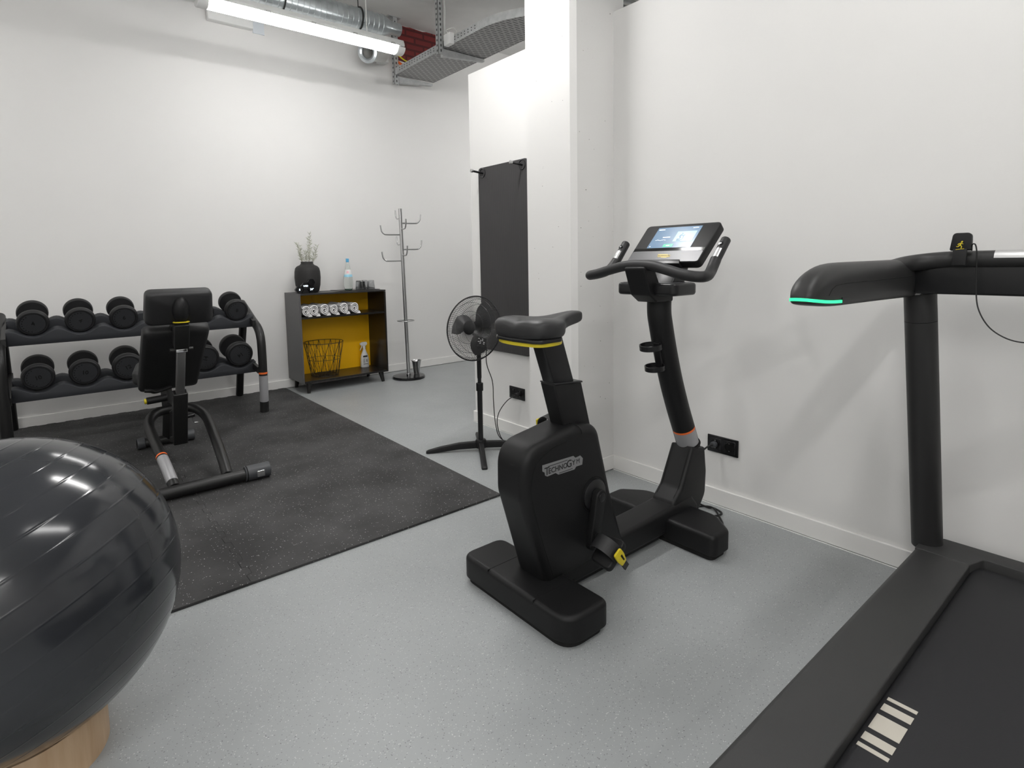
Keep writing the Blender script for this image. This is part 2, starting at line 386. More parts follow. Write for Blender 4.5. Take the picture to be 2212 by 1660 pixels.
skirt('baseboard_pillar', PX0+0.03, XR-0.0005, PY0-0.0125, PY0-0.0005)
skirt('baseboard_pillar_side', PX0-0.0125, PX0-0.0005, PY0+0.027, PY1)
skirt('baseboard_partition', PW-0.0125, PW-0.0005, PY1+0.0005, 3.392)
skirt('baseboard_partition_end', PW-0.0005, PW+0.11, 3.38, 3.392)
# thin bright sealant bead where the skirting meets the floor
for nm, a in (('trim_1', (XR-0.0165, XR-0.013, -3.39, PY0-0.0125)), ('trim_2', (PW-0.0165, PW-0.013, PY1, 3.392))):
    struct(nm, MB().box(*a, 0, 0.003), 'seal', flat=True)
# exposed brick patch left in the plaster of the back wall
bp = [(3.07, 3.335), (3.17, 3.325), (3.30, 3.33), (3.606, 3.34), (3.602, 3.60), (3.612, 3.66), (3.609, 3.697), (3.45, 3.699), (3.40, 3.69), (3.25, 3.699), (3.20, 3.693), (3.066, 3.699)]
struct('wall_back_brick_patch', MB().prism(bp, 'y', YB-0.004, YB+0.002), 'brick', flat=True)

# ---------------------------------------------------------------- luminaires
def luminaire(x0, y, label, dm='diff', L=1.57, z=2.97):
    x1 = x0+L; t = thing('tube_luminaire', label, 'ceiling light', ((x0+x1)/2, y, z), 'tube luminaires hanging in rows')
    hs = rpoly([(y-0.069, z+0.038), (y-0.066, z+0.06), (y-0.05, z+0.092), (y+0.05, z+0.092), (y+0.066, z+0.06), (y+0.069, z+0.038)], 0.004)
    b = MB().prism(hs, 'x', x0+0.01, x1-0.01); h = b.build('housing', 'lamph', t, bevel=0.003)
    ds = [(y+0.066*math.cos(a), z+0.034+0.05*math.sin(a)) for a in [PI+PI*i/10 for i in range(11)]]; ds = [(y-0.065, z+0.043)]+ds+[(y+0.065, z+0.043)]
    MB().prism(ds, 'x', x0+0.07, x1-0.07).build('diffuser', dm, t, ang=60)
    for xe, s in ((x0, 1), (x1, -1)):
        MB().prism([(y+0.066*math.cos(a), z+0.034+0.053*math.sin(a)) for a in [PI+PI*i/10 for i in range(11)]], 'x', xe, xe+s*0.07).build('end_cap', 'wht', t, bevel=0.006)
    for i in range(5):
        xc = x0+0.12+i*(L-0.24)/4
        for s in (-1, 1):
            c = MB(); c.box(xc-0.017, xc+0.017, y+s*0.070-0.002, y+s*0.070+0.002, z+0.045, z+0.050)
            for d in (-0.014, 0.014): c.box(xc+d-0.002, xc+d+0.002, y+s*0.070-0.002, y+s*0.070+0.002, z+0.018, z+0.045)
            c.box(xc-0.008, xc+0.008, y+s*0.070-0.002, y+s*0.070+0.002, z+0.014, z+0.018)
            c.build('clip', 'steel', t)
    for xc in (x0+0.32, x1-0.32):
        rod(MB(), (xc, y, z+0.07), (xc, y, CZ), 0.004, 6).build('hanger', 'off', t)
    return t
luminaire(0.952, 4.46, 'long white tube light hanging near the back wall beside the metal duct', 'diffl')
luminaire(0.95, 2.45, 'long white tube light hanging above the black rubber floor mat')
luminaire(0.6, 0.25, 'long white tube light hanging above the treadmill', 'diffl')
luminaire(-1.3, -2.6, 'long white tube light hanging near the front wall, farthest from the back wall')
luminaire(3.75, 4.1, 'added long white tube light hidden behind the partition and pillar', 'diffm')  # hidden lamp added to brighten the back wall and floor beyond the cabinet
luminaire(-1.9, 4.3, 'added white tube light for fill, out of view left of the dumbbell rack', 'diffs')  # unseen fill lamp, added to lift the left of the back wall
luminaire(-1.9, 2.0, 'added white tube light for fill, out of view to the left above the exercise ball', 'diffl')  # added off-view lamp, evens out the light across the room
luminaire(-1.9, -0.6, 'added white tube light for fill, out of view at the far left corner behind the ball')  # another unseen lamp added as fill, reaches the lower right wall

# ---------------------------------------------------------------- ducts and cable tray under the ceiling
t = thing('spiral_duct', 'galvanised spiral ventilation duct under the ceiling along the back wall', 'duct', (1.6, 5.1, 3.44))
pr_, ztop = [], 0
xs = 0.6
while xs < 2.66:
    pr_ += [(0.095, xs), (0.0985, xs+0.004), (0.095, xs+0.008)]; xs += 0.05
prof = [(0.0, 0.6)] + pr_ + [(0.095, 2.68), (0.06, 2.76), (0.06, 2.86), (0, 2.86)]
MB().lathe(prof, 40, Matrix.Translation((0, 5.1, 3.44)) @ Matrix.Rotation(PI/2, 4, 'Y')).build('pipe', 'galv', t, ang=30)
for xc in (1.75, 2.44):
    MB().tube([(xc, 5.1+0.103*math.cos(a), 3.44+0.103*math.sin(a)) for a in [2*PI*i/30 for i in range(30)]], 0.006, 6, closed=True).build('clamp_band', 'cable', t)
    rod(MB(), (xc, 5.1, 3.54), (xc, 5.1, CZ), 0.004, 6).build('hanger', 'cable', t)
for nm, xc, yc, zc, r, m1, lb in (('air_valve', 1.66, 4.83, 3.545, 0.11, 'wht', 'round white air valve with black ring, left of the duct'), ('air_valve', 1.98, 4.75, 3.57, 0.085, 'wht', 'smaller plain round white air valve above the tube light')):
    mx = Matrix.Translation((xc, yc, zc)) @ Matrix.Rotation(R(-20), 4, 'X')
    a = thing(nm, lb, 'air valve', (xc, yc, zc), 'round air valves at the duct')
    MB().lathe([(0, 0.12), (r*0.8, 0.12), (r*0.85, 0.02), (r, 0.015), (r, 0), (r*0.86, -0.012), (r*0.80, 0.0)], 36, mx).build('ring', m1, a, ang=50)
    if r > 0.1: MB().lathe([(r*0.80, 0.0), (r*0.78, -0.006), (r*0.68, -0.004), (r*0.66, 0.01)], 36, mx).build('black_seal', 'cable', a)
    MB().lathe([(0, -0.018), (r*0.5, -0.014), (r*0.66, 0.004), (r*0.66, 0.02), (0, 0.02)], 36, mx).build('disc', 'wht', a)
t = thing('duct_outlet', 'short grey pipe stub with flanged open end below the spiral duct', 'duct', (2.75, 5.35, 3.27))
p0, p1 = V((2.60, 5.26, 3.225)), V((2.85, 5.46, 3.30)); mx = cyl_x(p0, p1); L = (p1-p0).length
MB().lathe([(0.068, 0), (0.068, L)], 32, mx).build('pipe', 'off', t)
MB().lathe([(0.058, -0.01), (0.075, -0.02), (0.098, -0.014), (0.1, 0.0), (0.086, 0.012), (0.082, 0.03), (0.069, 0.034), (0.058, 0.03), (0.058, -0.01)], 32, mx).build('flange', 'galv', t, ang=30)
tag(MB().box(2.82, 2.925, 5.455, YB-0.0005, 3.245, 3.69).build('duct_casing', 'wht', bevel=0.004, loc=(2.93, 5.5, 3.245)), 'white vertical casing box on the back wall behind the cable tray post', 'casing')
t = thing('wall_box', 'flat white box with a dull red strip high on the back wall', 'box', (1.44, YB, 3.28))
MB().box(1.255, 1.621, YB-0.07, YB-0.0005, 3.283, 3.60).build('casing', 'wht', t, bevel=0.008)
MB().box(1.33, 1.535, YB-0.0725, YB-0.07, 3.366, 3.384).build('strip', 'pink', t)
tag(MB().box(1.632, 1.73, YB-0.012, YB-0.0005, 3.27, 3.37).build('wall_plate', 'ablade', loc=(1.68, YB, 3.27)), 'pale translucent plate on the back wall beside the white box', 'plate')

def strut(label, x, y, z0, z1, arm):
    t = thing('tray_hanger', label, 'bracket', (x, y, z1), 'slotted steel hangers of the cable tray')
    b = MB()
    b.box(x-0.027, x+0.027, y-0.022, y-0.019, z0, z1); b.box(x-0.027, x-0.024, y-0.022, y+0.02, z0, z1); b.box(x+0.024, x+0.027, y-0.022, y+0.02, z0, z1)
    b.cur = 1; s = b; z = z0+0.02
    while z < z1-0.03:
        s.box(x-0.006, x+0.006, y-0.0228, y-0.0218, z, z+0.022); s.box(x-0.0278, x-0.0268, y-0.008, y+0.006, z, z+0.018); z += 0.045
    b.build('post', ['galvm', 'slots'], t)
    if z1 > CZ-0.02: MB().box(x-0.07, x+0.07, y-0.03, y+0.03, CZ-0.006, CZ-0.0005).build('top_plate', 'galvm', t)
    MB().prism([(x+0.02, 3.112), (arm, 3.112), (arm, 3.09), (x+0.02, 3.045)], 'y', y-0.02, y+0.02).build('bracket_arm', 'galvm', t)
strut('slotted steel post carrying the cable tray at the back wall', 2.985, 5.43, 3.03, CZ-0.001, 3.42)
strut('slotted steel post carrying the cable tray beside the white junction box', 2.93, 4.50, 3.06, CZ-0.001, 3.42)
t = thing('cable_tray', 'perforated galvanised cable tray under the ceiling, curving over the partition', 'cable tray', (3.2, 4.6, 3.12))
path = [(2.965, 5.40), (2.965, 4.6), (2.965, 3.95)]
cx, cy, ro, ri = 3.74, 3.95, 0.775, 0.32
arc = [R(180+6*i) for i in range(16)]
def edge(rr): return [(cx-rr, 5.40)] + [(cx+rr*math.cos(a), cy+rr*math.sin(a)) for a in arc] + [(5.2, cy-rr)]
eo, ei = edge(ro), edge(ri)
b = MB(); n = len(eo)
b.add([(x, y, 3.118) for x, y in eo] + [(x, y, 3.118) for x, y in ei] + [(x, y, 3.121) for x, y in eo] + [(x, y, 3.121) for x, y in ei],
      [(i, i+1, n+i+1, n+i) for i in range(n-1)] + [(2*n+i, 3*n+i, 3*n+i+1, 2*n+i+1) for i in range(n-1)])
b.build('tray_floor', 'tray', t, flat=True)
for e in (eo, ei):
    b = MB(); k = len(e)
    b.add([(x, y, 3.116) for x, y in e] + [(x, y, 3.185) for x, y in e], [(i, i+1, k+i+1, k+i) for i in range(k-1)])
    if e is eo: side0 = b
    else: b.build('side_rail', 'galvm', t)
y = 5.3; b = side0; b.cur = 1
while y > 4.0:
    if not 4.45 < y < 4.56:
        for zz in (3.14, 3.162): b.box(2.9638, 2.9648, y, y+0.012, zz, zz+0.008)
    y -= 0.05
b.build('side_rail', ['galvm', 'slots'], t)
t = thing('junction_box', 'small white junction box on the side of the cable tray', 'junction box', (2.94, 4.33, 3.11))
MB().box(2.915, 2.963, 4.31, 4.41, 3.105, 3.20).build('casing', 'wht', t, bevel=0.004)
MB().tube(spline([(2.94, 4.36, 3.2), (2.94, 4.40, 3.24), (2.95, 4.30, 3.235), (2.96, 4.26, 3.19)], 6), 0.006, 8).build('cable', 'off', t)
tag(MB().tube(spline([(2.955, 4.45, 3.6985), (2.962, 4.45, 3.45), (2.957, 4.45, 3.25), (2.945, 4.40, 3.198)], 6), 0.005, 8).build('ceiling_cable', 'off', loc=(2.95, 4.45, 3.4)), 'thin white cable running down the slotted post to the junction box', 'cable')
b = MB()
tag(MB().tube(spline([(3.02, 5.52, 3.35), (3.0, 5.40, 3.32), (3.03, 5.25, 3.22), (3.1, 5.05, 3.18), (3.1, 4.9, 3.135)], 6), 0.007, 8).build('tray_cable', 'cyel', loc=(3.03, 5.25, 3.22)), 'yellow cable dropping into the cable tray by the brick patch', 'cable')
tag(MB().tube(spline([(3.06, 5.53, 3.33), (3.02, 5.45, 3.28), (3.04, 5.32, 3.19), (3.1, 5.2, 3.15), (3.12, 5.05, 3.14)], 6), 0.014, 8).build('tray_cable', 'orange', loc=(3.04, 5.3, 3.2)), 'thick orange cable dropping into the cable tray by the brick patch', 'cable')
for q, (yy, rr, lb) in enumerate(((3.95, 0.035, 'thicker grey pipe along the ceiling above the cable tray bend'), (3.83, 0.02, 'thinner grey pipe along the ceiling above the cable tray bend'))):
    tag(MB().tube([(2.95, yy, CZ-0.03-rr), (5.5, yy-0.3, CZ-0.03-rr)], rr, 12).build('ceiling_pipe', 'galvm', loc=(3.2, yy, 3.6)), lb, 'pipe')

# ---------------------------------------------------------------- rubber floor tiles (two interlocking)
def tile(name, pts, label):
    tag(MB().prism(pts, 'z', 0.0005, 0.011).build(name, 'rubber', bevel=0.0015, seg=1, loc=(0, 0, 0)), label, 'floor mat', 'interlocking rubber floor tiles')
def teeth(y0, y1, x, d, pitch=0.11):
    pts = []; y = y0; s = 1; k = 0
    n_ = max(2, int((y1-y0)/(pitch/2))); st = (y1-y0)/n_
    for i in range(n_):
        xx = x + (d if i % 2 else -d); a = y0+i*st
        pts += [(xx, a+st*0.04), (xx, a+st*0.96)]
    return pts
seamx = 0.535
def edge_back(x0, x1, y, d=0.012):
    pts = []; n_ = int((x1-x0)/0.055); st = (x1-x0)/n_
    for i in range(n_): 
        yy = y - (d if i % 2 else 0); pts += [(x0+i*st+st*0.1, yy), (x0+i*st+st*0.9, yy)]
    return pts
sL = teeth(2.194, 5.51, seamx, 0.011, 0.13)
right = [(seamx, 2.194), (1.727, 2.198)] + [(1.735, 5.52)] + edge_back(seamx+0.02, 1.72, 5.535)[::-1] + [p for p in sL[::-1]]
left = [(-1.3, 2.19), (seamx-0.0012, 2.194)] + [(a-0.0007, b_) for a, b_ in sL] + edge_back(-1.28, seamx-0.02, 5.535)[::-1] + [(-1.3, 5.52)]
tile('rubber_mat', right, 'black speckled rubber floor tile under the right half of the dumbbell rack and bench')
tile('rubber_mat', left, 'black speckled rubber floor tile lying partly behind the exercise ball')
FL = 0.011  # top of the rubber

# ---------------------------------------------------------------- cabinet
t = thing('open_cabinet', 'dark open cabinet with yellow back panel and splayed legs against the back wall', 'cabinet', (2.21, 5.35, 0))
cx0, cx1, cy0, cy1, cz0, cz1 = 1.779, 2.640, 5.16, 5.545, 0.098, 0.925
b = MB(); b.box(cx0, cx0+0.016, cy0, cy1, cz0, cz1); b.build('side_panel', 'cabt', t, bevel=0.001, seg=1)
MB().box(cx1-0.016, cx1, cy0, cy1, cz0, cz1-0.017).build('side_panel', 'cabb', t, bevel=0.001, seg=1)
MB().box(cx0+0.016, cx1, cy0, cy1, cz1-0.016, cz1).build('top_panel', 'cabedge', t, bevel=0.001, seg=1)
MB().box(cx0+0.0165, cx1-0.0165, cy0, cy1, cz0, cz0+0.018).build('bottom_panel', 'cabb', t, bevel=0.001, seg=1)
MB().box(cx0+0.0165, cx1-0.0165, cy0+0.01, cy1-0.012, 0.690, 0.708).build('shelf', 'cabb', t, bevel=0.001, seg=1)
MB().box(cx0+0.0165, cx1-0.0165, cy1-0.010, cy1-0.002, cz0+0.018, cz1-0.0165).build('back_panel', 'yback', t)
for lx, ly, dx, dy in ((1.845, 5.20, -0.01, -0.02), (1.845, 5.50, -0.01, 0.02), (2.575, 5.20, 0.012, -0.02), (2.575, 5.50, 0.012, 0.02)):
    MB().tube([(lx, ly, cz0), (lx+dx, ly+dy, 0.0)], [0.026, 0.015], 16).build('leg', 'cabb', t)

# towels
def towel_mesh():
    b = MB(); turns = 2.6; n_ = 60; th = 0.0085; r0 = 0.010; pts_o, pts_i = [], []
    for i in range(n_+1):
        a = turns*2*PI*i/n_; r = r0+(0.05-r0)*i/n_; wv = 1+0.06*math.sin(3*a+1)
        pts_o.append(((r+th/2)*wv*math.cos(a-1.2), (r+th/2)*wv*math.sin(a-1.2))); pts_i.append(((r-th/2)*wv*math.cos(a-1.2), (r-th/2)*wv*math.sin(a-1.2)))
    last = pts_o[-1]
    poly_o = pts_o; m_ = len(poly_o); ny = 6
    vs = []; fs = []
    for k in range(ny+1):
        y = -0.15+0.30*k/ny; s = 1+0.012*math.sin(k*2.1)
        vs += [(p[0]*s, y+0.004*math.sin(9*i_/m_), p[1]*s) for i_, p in enumerate(pts_o)] + [(p[0]*s, y, p[1]*s) for p in pts_i]
    w_ = 2*m_
    for k in range(ny):
        for i in range(m_-1):
            for o in (0, m_):
                a = k*w_+o+i; fs.append((a, a+1, a+1+w_, a+w_))
    for k in (0, ny):
        for i in range(m_-1): a = k*w_+i; fs.append((a, a+1, a+1+m_, a+m_))
    for i in (0, m_-1):
        for k in range(ny): a = k*w_+i; fs.append((a, a+m_, a+m_+w_, a+w_))
    b.add(vs, fs)
    b.prism([(0.02, -0.0535), (0.060, -0.0535), (0.067, -0.047), (0.05, -0.026)], 'y', -0.152, 0.14)
    return b
tw = None
for i, (x, s, lb) in enumerate(((1.842, 0.96, 'leftmost rolled white towel, partly hidden by the cabinet side'), (1.925, 1.0, 'second rolled white towel from the left on the cabinet shelf'),
        (2.018, 1.02, 'third rolled white towel from the left on the cabinet shelf'), (2.113, 0.93, 'fourth rolled white towel from the left on the cabinet shelf'),
        (2.207, 1.02, 'fifth rolled white towel from the left on the cabinet shelf'), (2.322, 1.0, 'rightmost rolled white towel on the cabinet shelf, a little apart'))):
    if tw is None:
        tw = towel_mesh().build('rolled_towel', 'towel', bevel=0, ang=50); o = tw
    else:
        o = tw.copy(); sc.collection.objects.link(o)
    o.location = (x, 5.325 + 0.004*(i % 3), 0.7085+0.0535*s); o.scale = (s*0.86, 1, s); o.rotation_euler = (0, 0, R((-1) ** i*1.5))
    tag(o, lb, 'towel', 'rolled towels on the cabinet shelf')

# wire basket
t = thing('wire_basket', 'black geometric wire basket standing in the lower left of the cabinet', 'basket', (2.06, 5.345, 0.117))
bx, by, bz0, bz1 = 2.058, 5.345, 0.119, 0.442; rb, rtp = 0.125, 0.182
def ring(r, z, n_=48): return [(bx+r*math.cos(2*PI*i/n_), by+r*math.sin(2*PI*i/n_), z) for i in range(n_)]
def bp_(k, f, n_=10):
    a = 2*PI*k/n_+0.2; r = rb+(rtp-rb)*f; return (bx+r*math.cos(a), by+r*math.sin(a), bz0+(bz1-bz0)*f)
MB().tube(ring(rtp, bz1), 0.0028, 8, closed=True).build('rim', 'wire', t)
MB().tube(ring(rb+(rtp-rb)*0.5, (bz0+bz1)/2), 0.002, 6, closed=True).build('middle_ring', 'wire', t)
MB().tube(ring(rb, bz0+0.003), 0.0028, 8, closed=True).build('base_ring', 'wire', t)
b = MB()
for k in range(10):
    b.tube([bp_(k, 1), bp_(k+0.5, 0.5)], 0.0017, 6); b.tube([bp_(k, 1), bp_(k-0.5, 0.5)], 0.0017, 6)
    b.tube([bp_(k+0.5, 0.5), bp_(k, 0)], 0.0017, 6); b.tube([bp_(k+0.5, 0.5), bp_(k+1, 0)], 0.0017, 6)
    b.tube([bp_(k, 1), bp_(k, 0)], 0.0017, 6); b.tube([bp_(k+0.5, 1), bp_(k+0.5, 0)], 0.0017, 6)
b.build('wire_sides', 'wire', t)
b = MB()
for k in range(5):
    r = rb*(k+1)/6; b.tube(ring(r, bz0+0.002), 0.0014, 6, closed=True)
for k in range(5): b.tube([bp_(k, 0), bp_(k+5, 0)], 0.0014, 6)
b.build('wire_base', 'wire', t)

# spray bottle
t = thing('spray_bottle', 'white trigger spray bottle with printed label inside the cabinet', 'spray bottle', (2.528, 5.47, 0.117)); sx_, sy_ = 2.528, 5.465; z0 = 0.1165
secs = [(0.0, 0.040, 0.026), (0.006, 0.044, 0.03), (0.09, 0.042, 0.029), (0.125, 0.036, 0.026), (0.16, 0.021, 0.017), (0.185, 0.013, 0.013), (0.20, 0.012, 0.012)]
vs = []; n_ = 28
for z, a_, b_ in secs:
    for i in range(n_):
        th = 2*PI*i/n_; c, s = math.cos(th), math.sin(th)
        vs.append((sx_+a_*math.copysign(abs(c)**0.75, c), sy_+b_*math.copysign(abs(s)**0.75, s), z0+z))
fs = [(k*n_+i, k*n_+(i+1) % n_, (k+1)*n_+(i+1) % n_, (k+1)*n_+i) for k in range(len(secs)-1) for i in range(n_)] + [tuple(range(n_)), tuple(range((len(secs)-1)*n_, len(secs)*n_))]
MB().add(vs, fs).build('body', 'wht', t)
hd = MB(); rod(hd, (sx_, sy_, z0+0.196), (sx_, sy_, z0+0.222), 0.0155, 18, 0.002)
hd.prism(rpoly([(sx_-0.045, z0+0.252), (sx_-0.043, z0+0.232), (sx_-0.01, z0+0.222), (sx_+0.014, z0+0.222), (sx_+0.032, z0+0.24), (sx_+0.026, z0+0.262), (sx_-0.02, z0+0.262)], 0.006), 'y', sy_-0.011, sy_+0.011)
hd.build('spray_head', 'wht', t, bevel=0.003)
MB().tube(spline([(sx_-0.024, sy_, z0+0.235), (sx_-0.03, sy_, z0+0.21), (sx_-0.04, sy_, z0+0.19), (sx_-0.046, sy_, z0+0.178)], 4), 0.0042, 8, sx=1.6).build('trigger', 'wht', t)
lb = MB(); yf = sy_-0.0325; lb.cur = 0
lb.box(sx_-0.028, sx_+0.018, yf, yf+0.004, z0+0.108, z0+0.124)
for k in range(6): lb.box(sx_-0.028, sx_-0.006-(k % 2)*0.004, yf, yf+0.004, z0+0.09-k*0.008, z0+0.0915-k*0.008)
lb.box(sx_+0.008, sx_+0.014, yf, yf+0.004, z0+0.055, z0+0.085); lb.box(sx_-0.026, sx_+0.022, yf, yf+0.004, z0+0.034, z0+0.038)
lb.build('printed_label', 'ink', t)
# vase and twigs
t = thing('vase', 'matte black shouldered vase holding dry twigs on top of the cabinet', 'vase', (1.945, 5.37, 0.925)); vx, vy, vz = 1.945, 5.37, 0.9255
prof = [(0, 0), (0.085, 0.0), (0.098, 0.01), (0.112, 0.07), (0.1175, 0.14), (0.115, 0.195), (0.108, 0.228), (0.092, 0.246), (0.066, 0.258), (0.055, 0.272), (0.055, 0.290), (0.048, 0.290), (0.047, 0.270), (0.08, 0.24), (0.09, 0.1), (0.07, 0.02), (0, 0.02)]
MB().lathe([(r, z) for r, z in prof], 44, c=(vx, vy, vz)).build('body', 'vase', t, ang=60)
t2 = thing('twig_bunch', 'bunch of dry grey-green leafy twigs standing in the black vase', 'twigs', (vx, vy, vz+0.28))
rnd = random.Random(5)
for k, (dx, dy, h) in enumerate(((-0.085, 0.0, 0.455), (-0.055, 0.03, 0.43), (0.03, -0.02, 0.54), (0.05, 0.02, 0.48), (0.10, -0.01, 0.43), (-0.02, -0.03, 0.38), (0.07, 0.0, 0.36), (-0.06, 0.0, 0.36))):
    base = V((vx+dx*0.25, vy+dy*0.3, vz+0.03)); tip = V((vx+dx, vy+dy, vz+h)); mid = base.lerp(tip, 0.5)+V((dx*-0.15, 0, 0.0))
    sp = spline([base, mid, tip], 10); st = MB(); st.tube(sp, [0.0022*(1-0.6*i/len(sp)) for i in range(len(sp))], 5); sm = st.build('twig', 'stem', t2)
    lf = MB()
    for i, p in enumerate(sp):
        if p.z < vz+0.29: continue
        for q in range(7):
            az = rnd.uniform(0, 2*PI); el = rnd.uniform(0.3, 1.1); L = rnd.uniform(0.020, 0.048); d = V((math.cos(az)*math.cos(el), math.sin(az)*math.cos(el), math.sin(el)))
            sd = d.cross(V((0.3, 1, 0.2))).normalized()*0.0021; p_ = p+V((0, 0, rnd.uniform(-0.008, 0.008)))
            lf.add([tuple(p_), tuple(p_+d*L*0.5+sd), tuple(p_+d*L), tuple(p_+d*L*0.5-sd), tuple(p_+d*L*0.5+V((0, 0, 0.001)))], [(0, 1, 4), (1, 2, 4), (2, 3, 4), (3, 0, 4)])
    lf.build('leaves', 'leaf', sm, off=(vx, vy, vz+0.28))
# hexagonal clock
t = thing('hexagon_clock', 'black clock of joined hexagon tiles with glowing digits in front of the vase', 'clock', (1.855, 5.2, 0.925))
hr = 0.0355
for hx, hz, tx in ((1.800, 0.961, '8'), (1.856, 0.993, 'WED'), (1.912, 0.961, '24°'), (1.912, 1.025, ''), (1.856, 0.942, None)):
    if tx is None: poly = [(hx-hr, 0.9255), (hx+hr, 0.9255), (hx+hr/2, 0.959), (hx-hr/2, 0.959)]
    else: poly = [(hx+hr*math.cos(R(60*i)), hz+hr*math.sin(R(60*i))) for i in range(6)]
    h = MB().prism(poly, 'y', 5.185, 5.225).build('tile', 'blkg', t, bevel=0.0015, seg=1)
    if tx:
        o = MB().text(tx, 0.024 if len(tx) < 3 or tx[0] == '2' else 0.019, 0.0003, frame((hx, 5.1845, hz), (1, 0, 0), (0, 0, 1)), bold=0.0006).build('digits', 'glow', h, off=t['_w'], flat=True)
        o.location = (0, 0, 0)
# tray, bottle, glasses
tag(MB().prism(rpoly([(2.20, 5.24), (2.625, 5.24), (2.625, 5.49), (2.20, 5.49)], 0.02), 'z', 0.9255, 0.931).build('serving_tray', 'blks', bevel=0.0015, seg=1, loc=(2.41, 5.36, 0.925)), 'thin black serving tray on the right of the cabinet top', 'tray')
bxx, byy, bz = 2.335, 5.345, 0.9315
t = thing('water_bottle', 'clear glass water bottle with blue label and cap on the black tray', 'bottle', (bxx, byy, bz))
BP = [(0, 0), (0.034, 0), (0.038, 0.006), (0.044, 0.05), (0.0455, 0.085), (0.043, 0.12), (0.034, 0.165), (0.024, 0.215), (0.0155, 0.26), (0.0135, 0.285)]
MB().lathe(BP, 36, c=(bxx, byy, bz)).build('body', 'bottle', t, ang=60)
rod(MB(), (bxx, byy, bz+0.272), (bxx, byy, bz+0.308), 0.0148, 20, 0.002).build('cap', 'blue', t)
def band(z0_, z1_, r0_, r1_, m, nm, par, a0=0, a1=360):
    k = 24; vs = []
    for i in range(k+1):
        a = R(a0+(a1-a0)*i/k); vs += [(bxx+r0_*math.cos(a), byy+r0_*math.sin(a), bz+z0_), (bxx+r1_*math.cos(a), byy+r1_*math.sin(a), bz+z1_)]
    return MB().add(vs, [(2*i, 2*i+2, 2*i+3, 2*i+1) for i in range(k)]).build(nm, m, par)
band(0.152, 0.20, 0.0385, 0.0285, 'wht', 'label', t, 180, 360); band(0.128, 0.152, 0.0425, 0.0385, 'lblue', 'label_band', t, 180, 360)
band(0.164, 0.186, 0.0368, 0.0322, 'rose', 'label_emblem', t, 225, 262)
MB().lathe([(0, 0.002), (0.032, 0.002), (0.035, 0.012), (0, 0.012)], 30, c=(bxx, byy, bz)).build('base', 'green', t)
GP = [(0.028, 0.088), (0.0305, 0.086), (0.0385, 0.002), (0.0395, 0.0), (0.037, 0.0), (0.0285, 0.078), (0, 0.078)]
GP = [(0, 0.088)] + GP
g0 = None
for gx, gy, lb in ((2.432, 5.31, 'smoked glass tumbler upside down nearest the bottle, front left'), (2.487, 5.365, 'smoked glass tumbler upside down behind the front left one'),
                   (2.545, 5.43, 'smoked glass tumbler upside down at the back right of the tray'), (2.565, 5.325, 'smoked glass tumbler upside down at the front right of the tray')):
    if g0 is None: g0 = MB().lathe(GP, 24).build('tumbler', 'smoke', ang=40); o = g0
    else: o = g0.copy(); sc.collection.objects.link(o)
    o.location = (gx, gy, 0.9315); tag(o, lb, 'glass', 'upturned tumblers on the tray')

# ---------------------------------------------------------------- coat rack
t = thing('coat_rack', 'brushed steel coat stand with round black base beside the cabinet', 'coat stand', (2.863, 5.15, 0))
px, py = 2.863, 5.15
MB().lathe([(0, 0), (0.155, 0), (0.165, 0.006), (0.167, 0.016), (0.16, 0.026), (0.03, 0.031), (0, 0.031)], 56, c=(px, py, 0)).build('base', 'blkg', t)
def pl(z): f = z/1.73; return V((px-0.036*f, py, z))
MB().tube([pl(0.03), pl(0.9), pl(1.73)], 0.0185, 20).build('pole', 'steel', t)
MB().lathe([(0.0185, 0), (0.024, 0.002), (0.024, 0.014), (0.0185, 0.018)], 20, c=(px, py, 0.031)).build('collar', 'chrome', t)
def hook(z, ang, L=0.205):
    d = V((math.cos(R(ang)), math.sin(R(ang)), 0)); p = pl(z)
    pts = [p, p+d*(L-0.06), p+d*(L-0.03)+V((0, 0, 0.007)), p+d*(L-0.008)+V((0, 0, 0.03)), p+d*L+V((0, 0, 0.06)), p+d*(L+0.004)+V((0, 0, 0.092))]
    MB().tube(spline(pts, 6), 0.0068, 10).build('hook', 'steel', t)
for dz in (0, -0.262):
    hook(1.635+dz, 78, 0.17); hook(1.585+dz, -12); hook(1.525+dz, 258, 0.17); hook(1.47+dz, 168)
c_ = pl(0.597)
MB().tube([(c_.x+0.084*math.cos(a), c_.y+0.084*math.sin(a), 0.597) for a in [2*PI*i/40 for i in range(40)]], 0.0045, 8, closed=True).build('umbrella_ring', 'steel', t)
MB().tube([(c_.x-0.084, c_.y, 0.597), (c_.x, c_.y, 0.597)], 0.004, 8).build('ring_arm', 'steel', t)
MB().lathe([(0, 0), (0.028, 0), (0.047, 0.128), (0.055, 0.135), (0.053, 0.139), (0.044, 0.13), (0.025, 0.01), (0, 0.01)], 28, c=(2.965, 5.165, 0.032)).build('drip_cup', 'steel', t, ang=60)

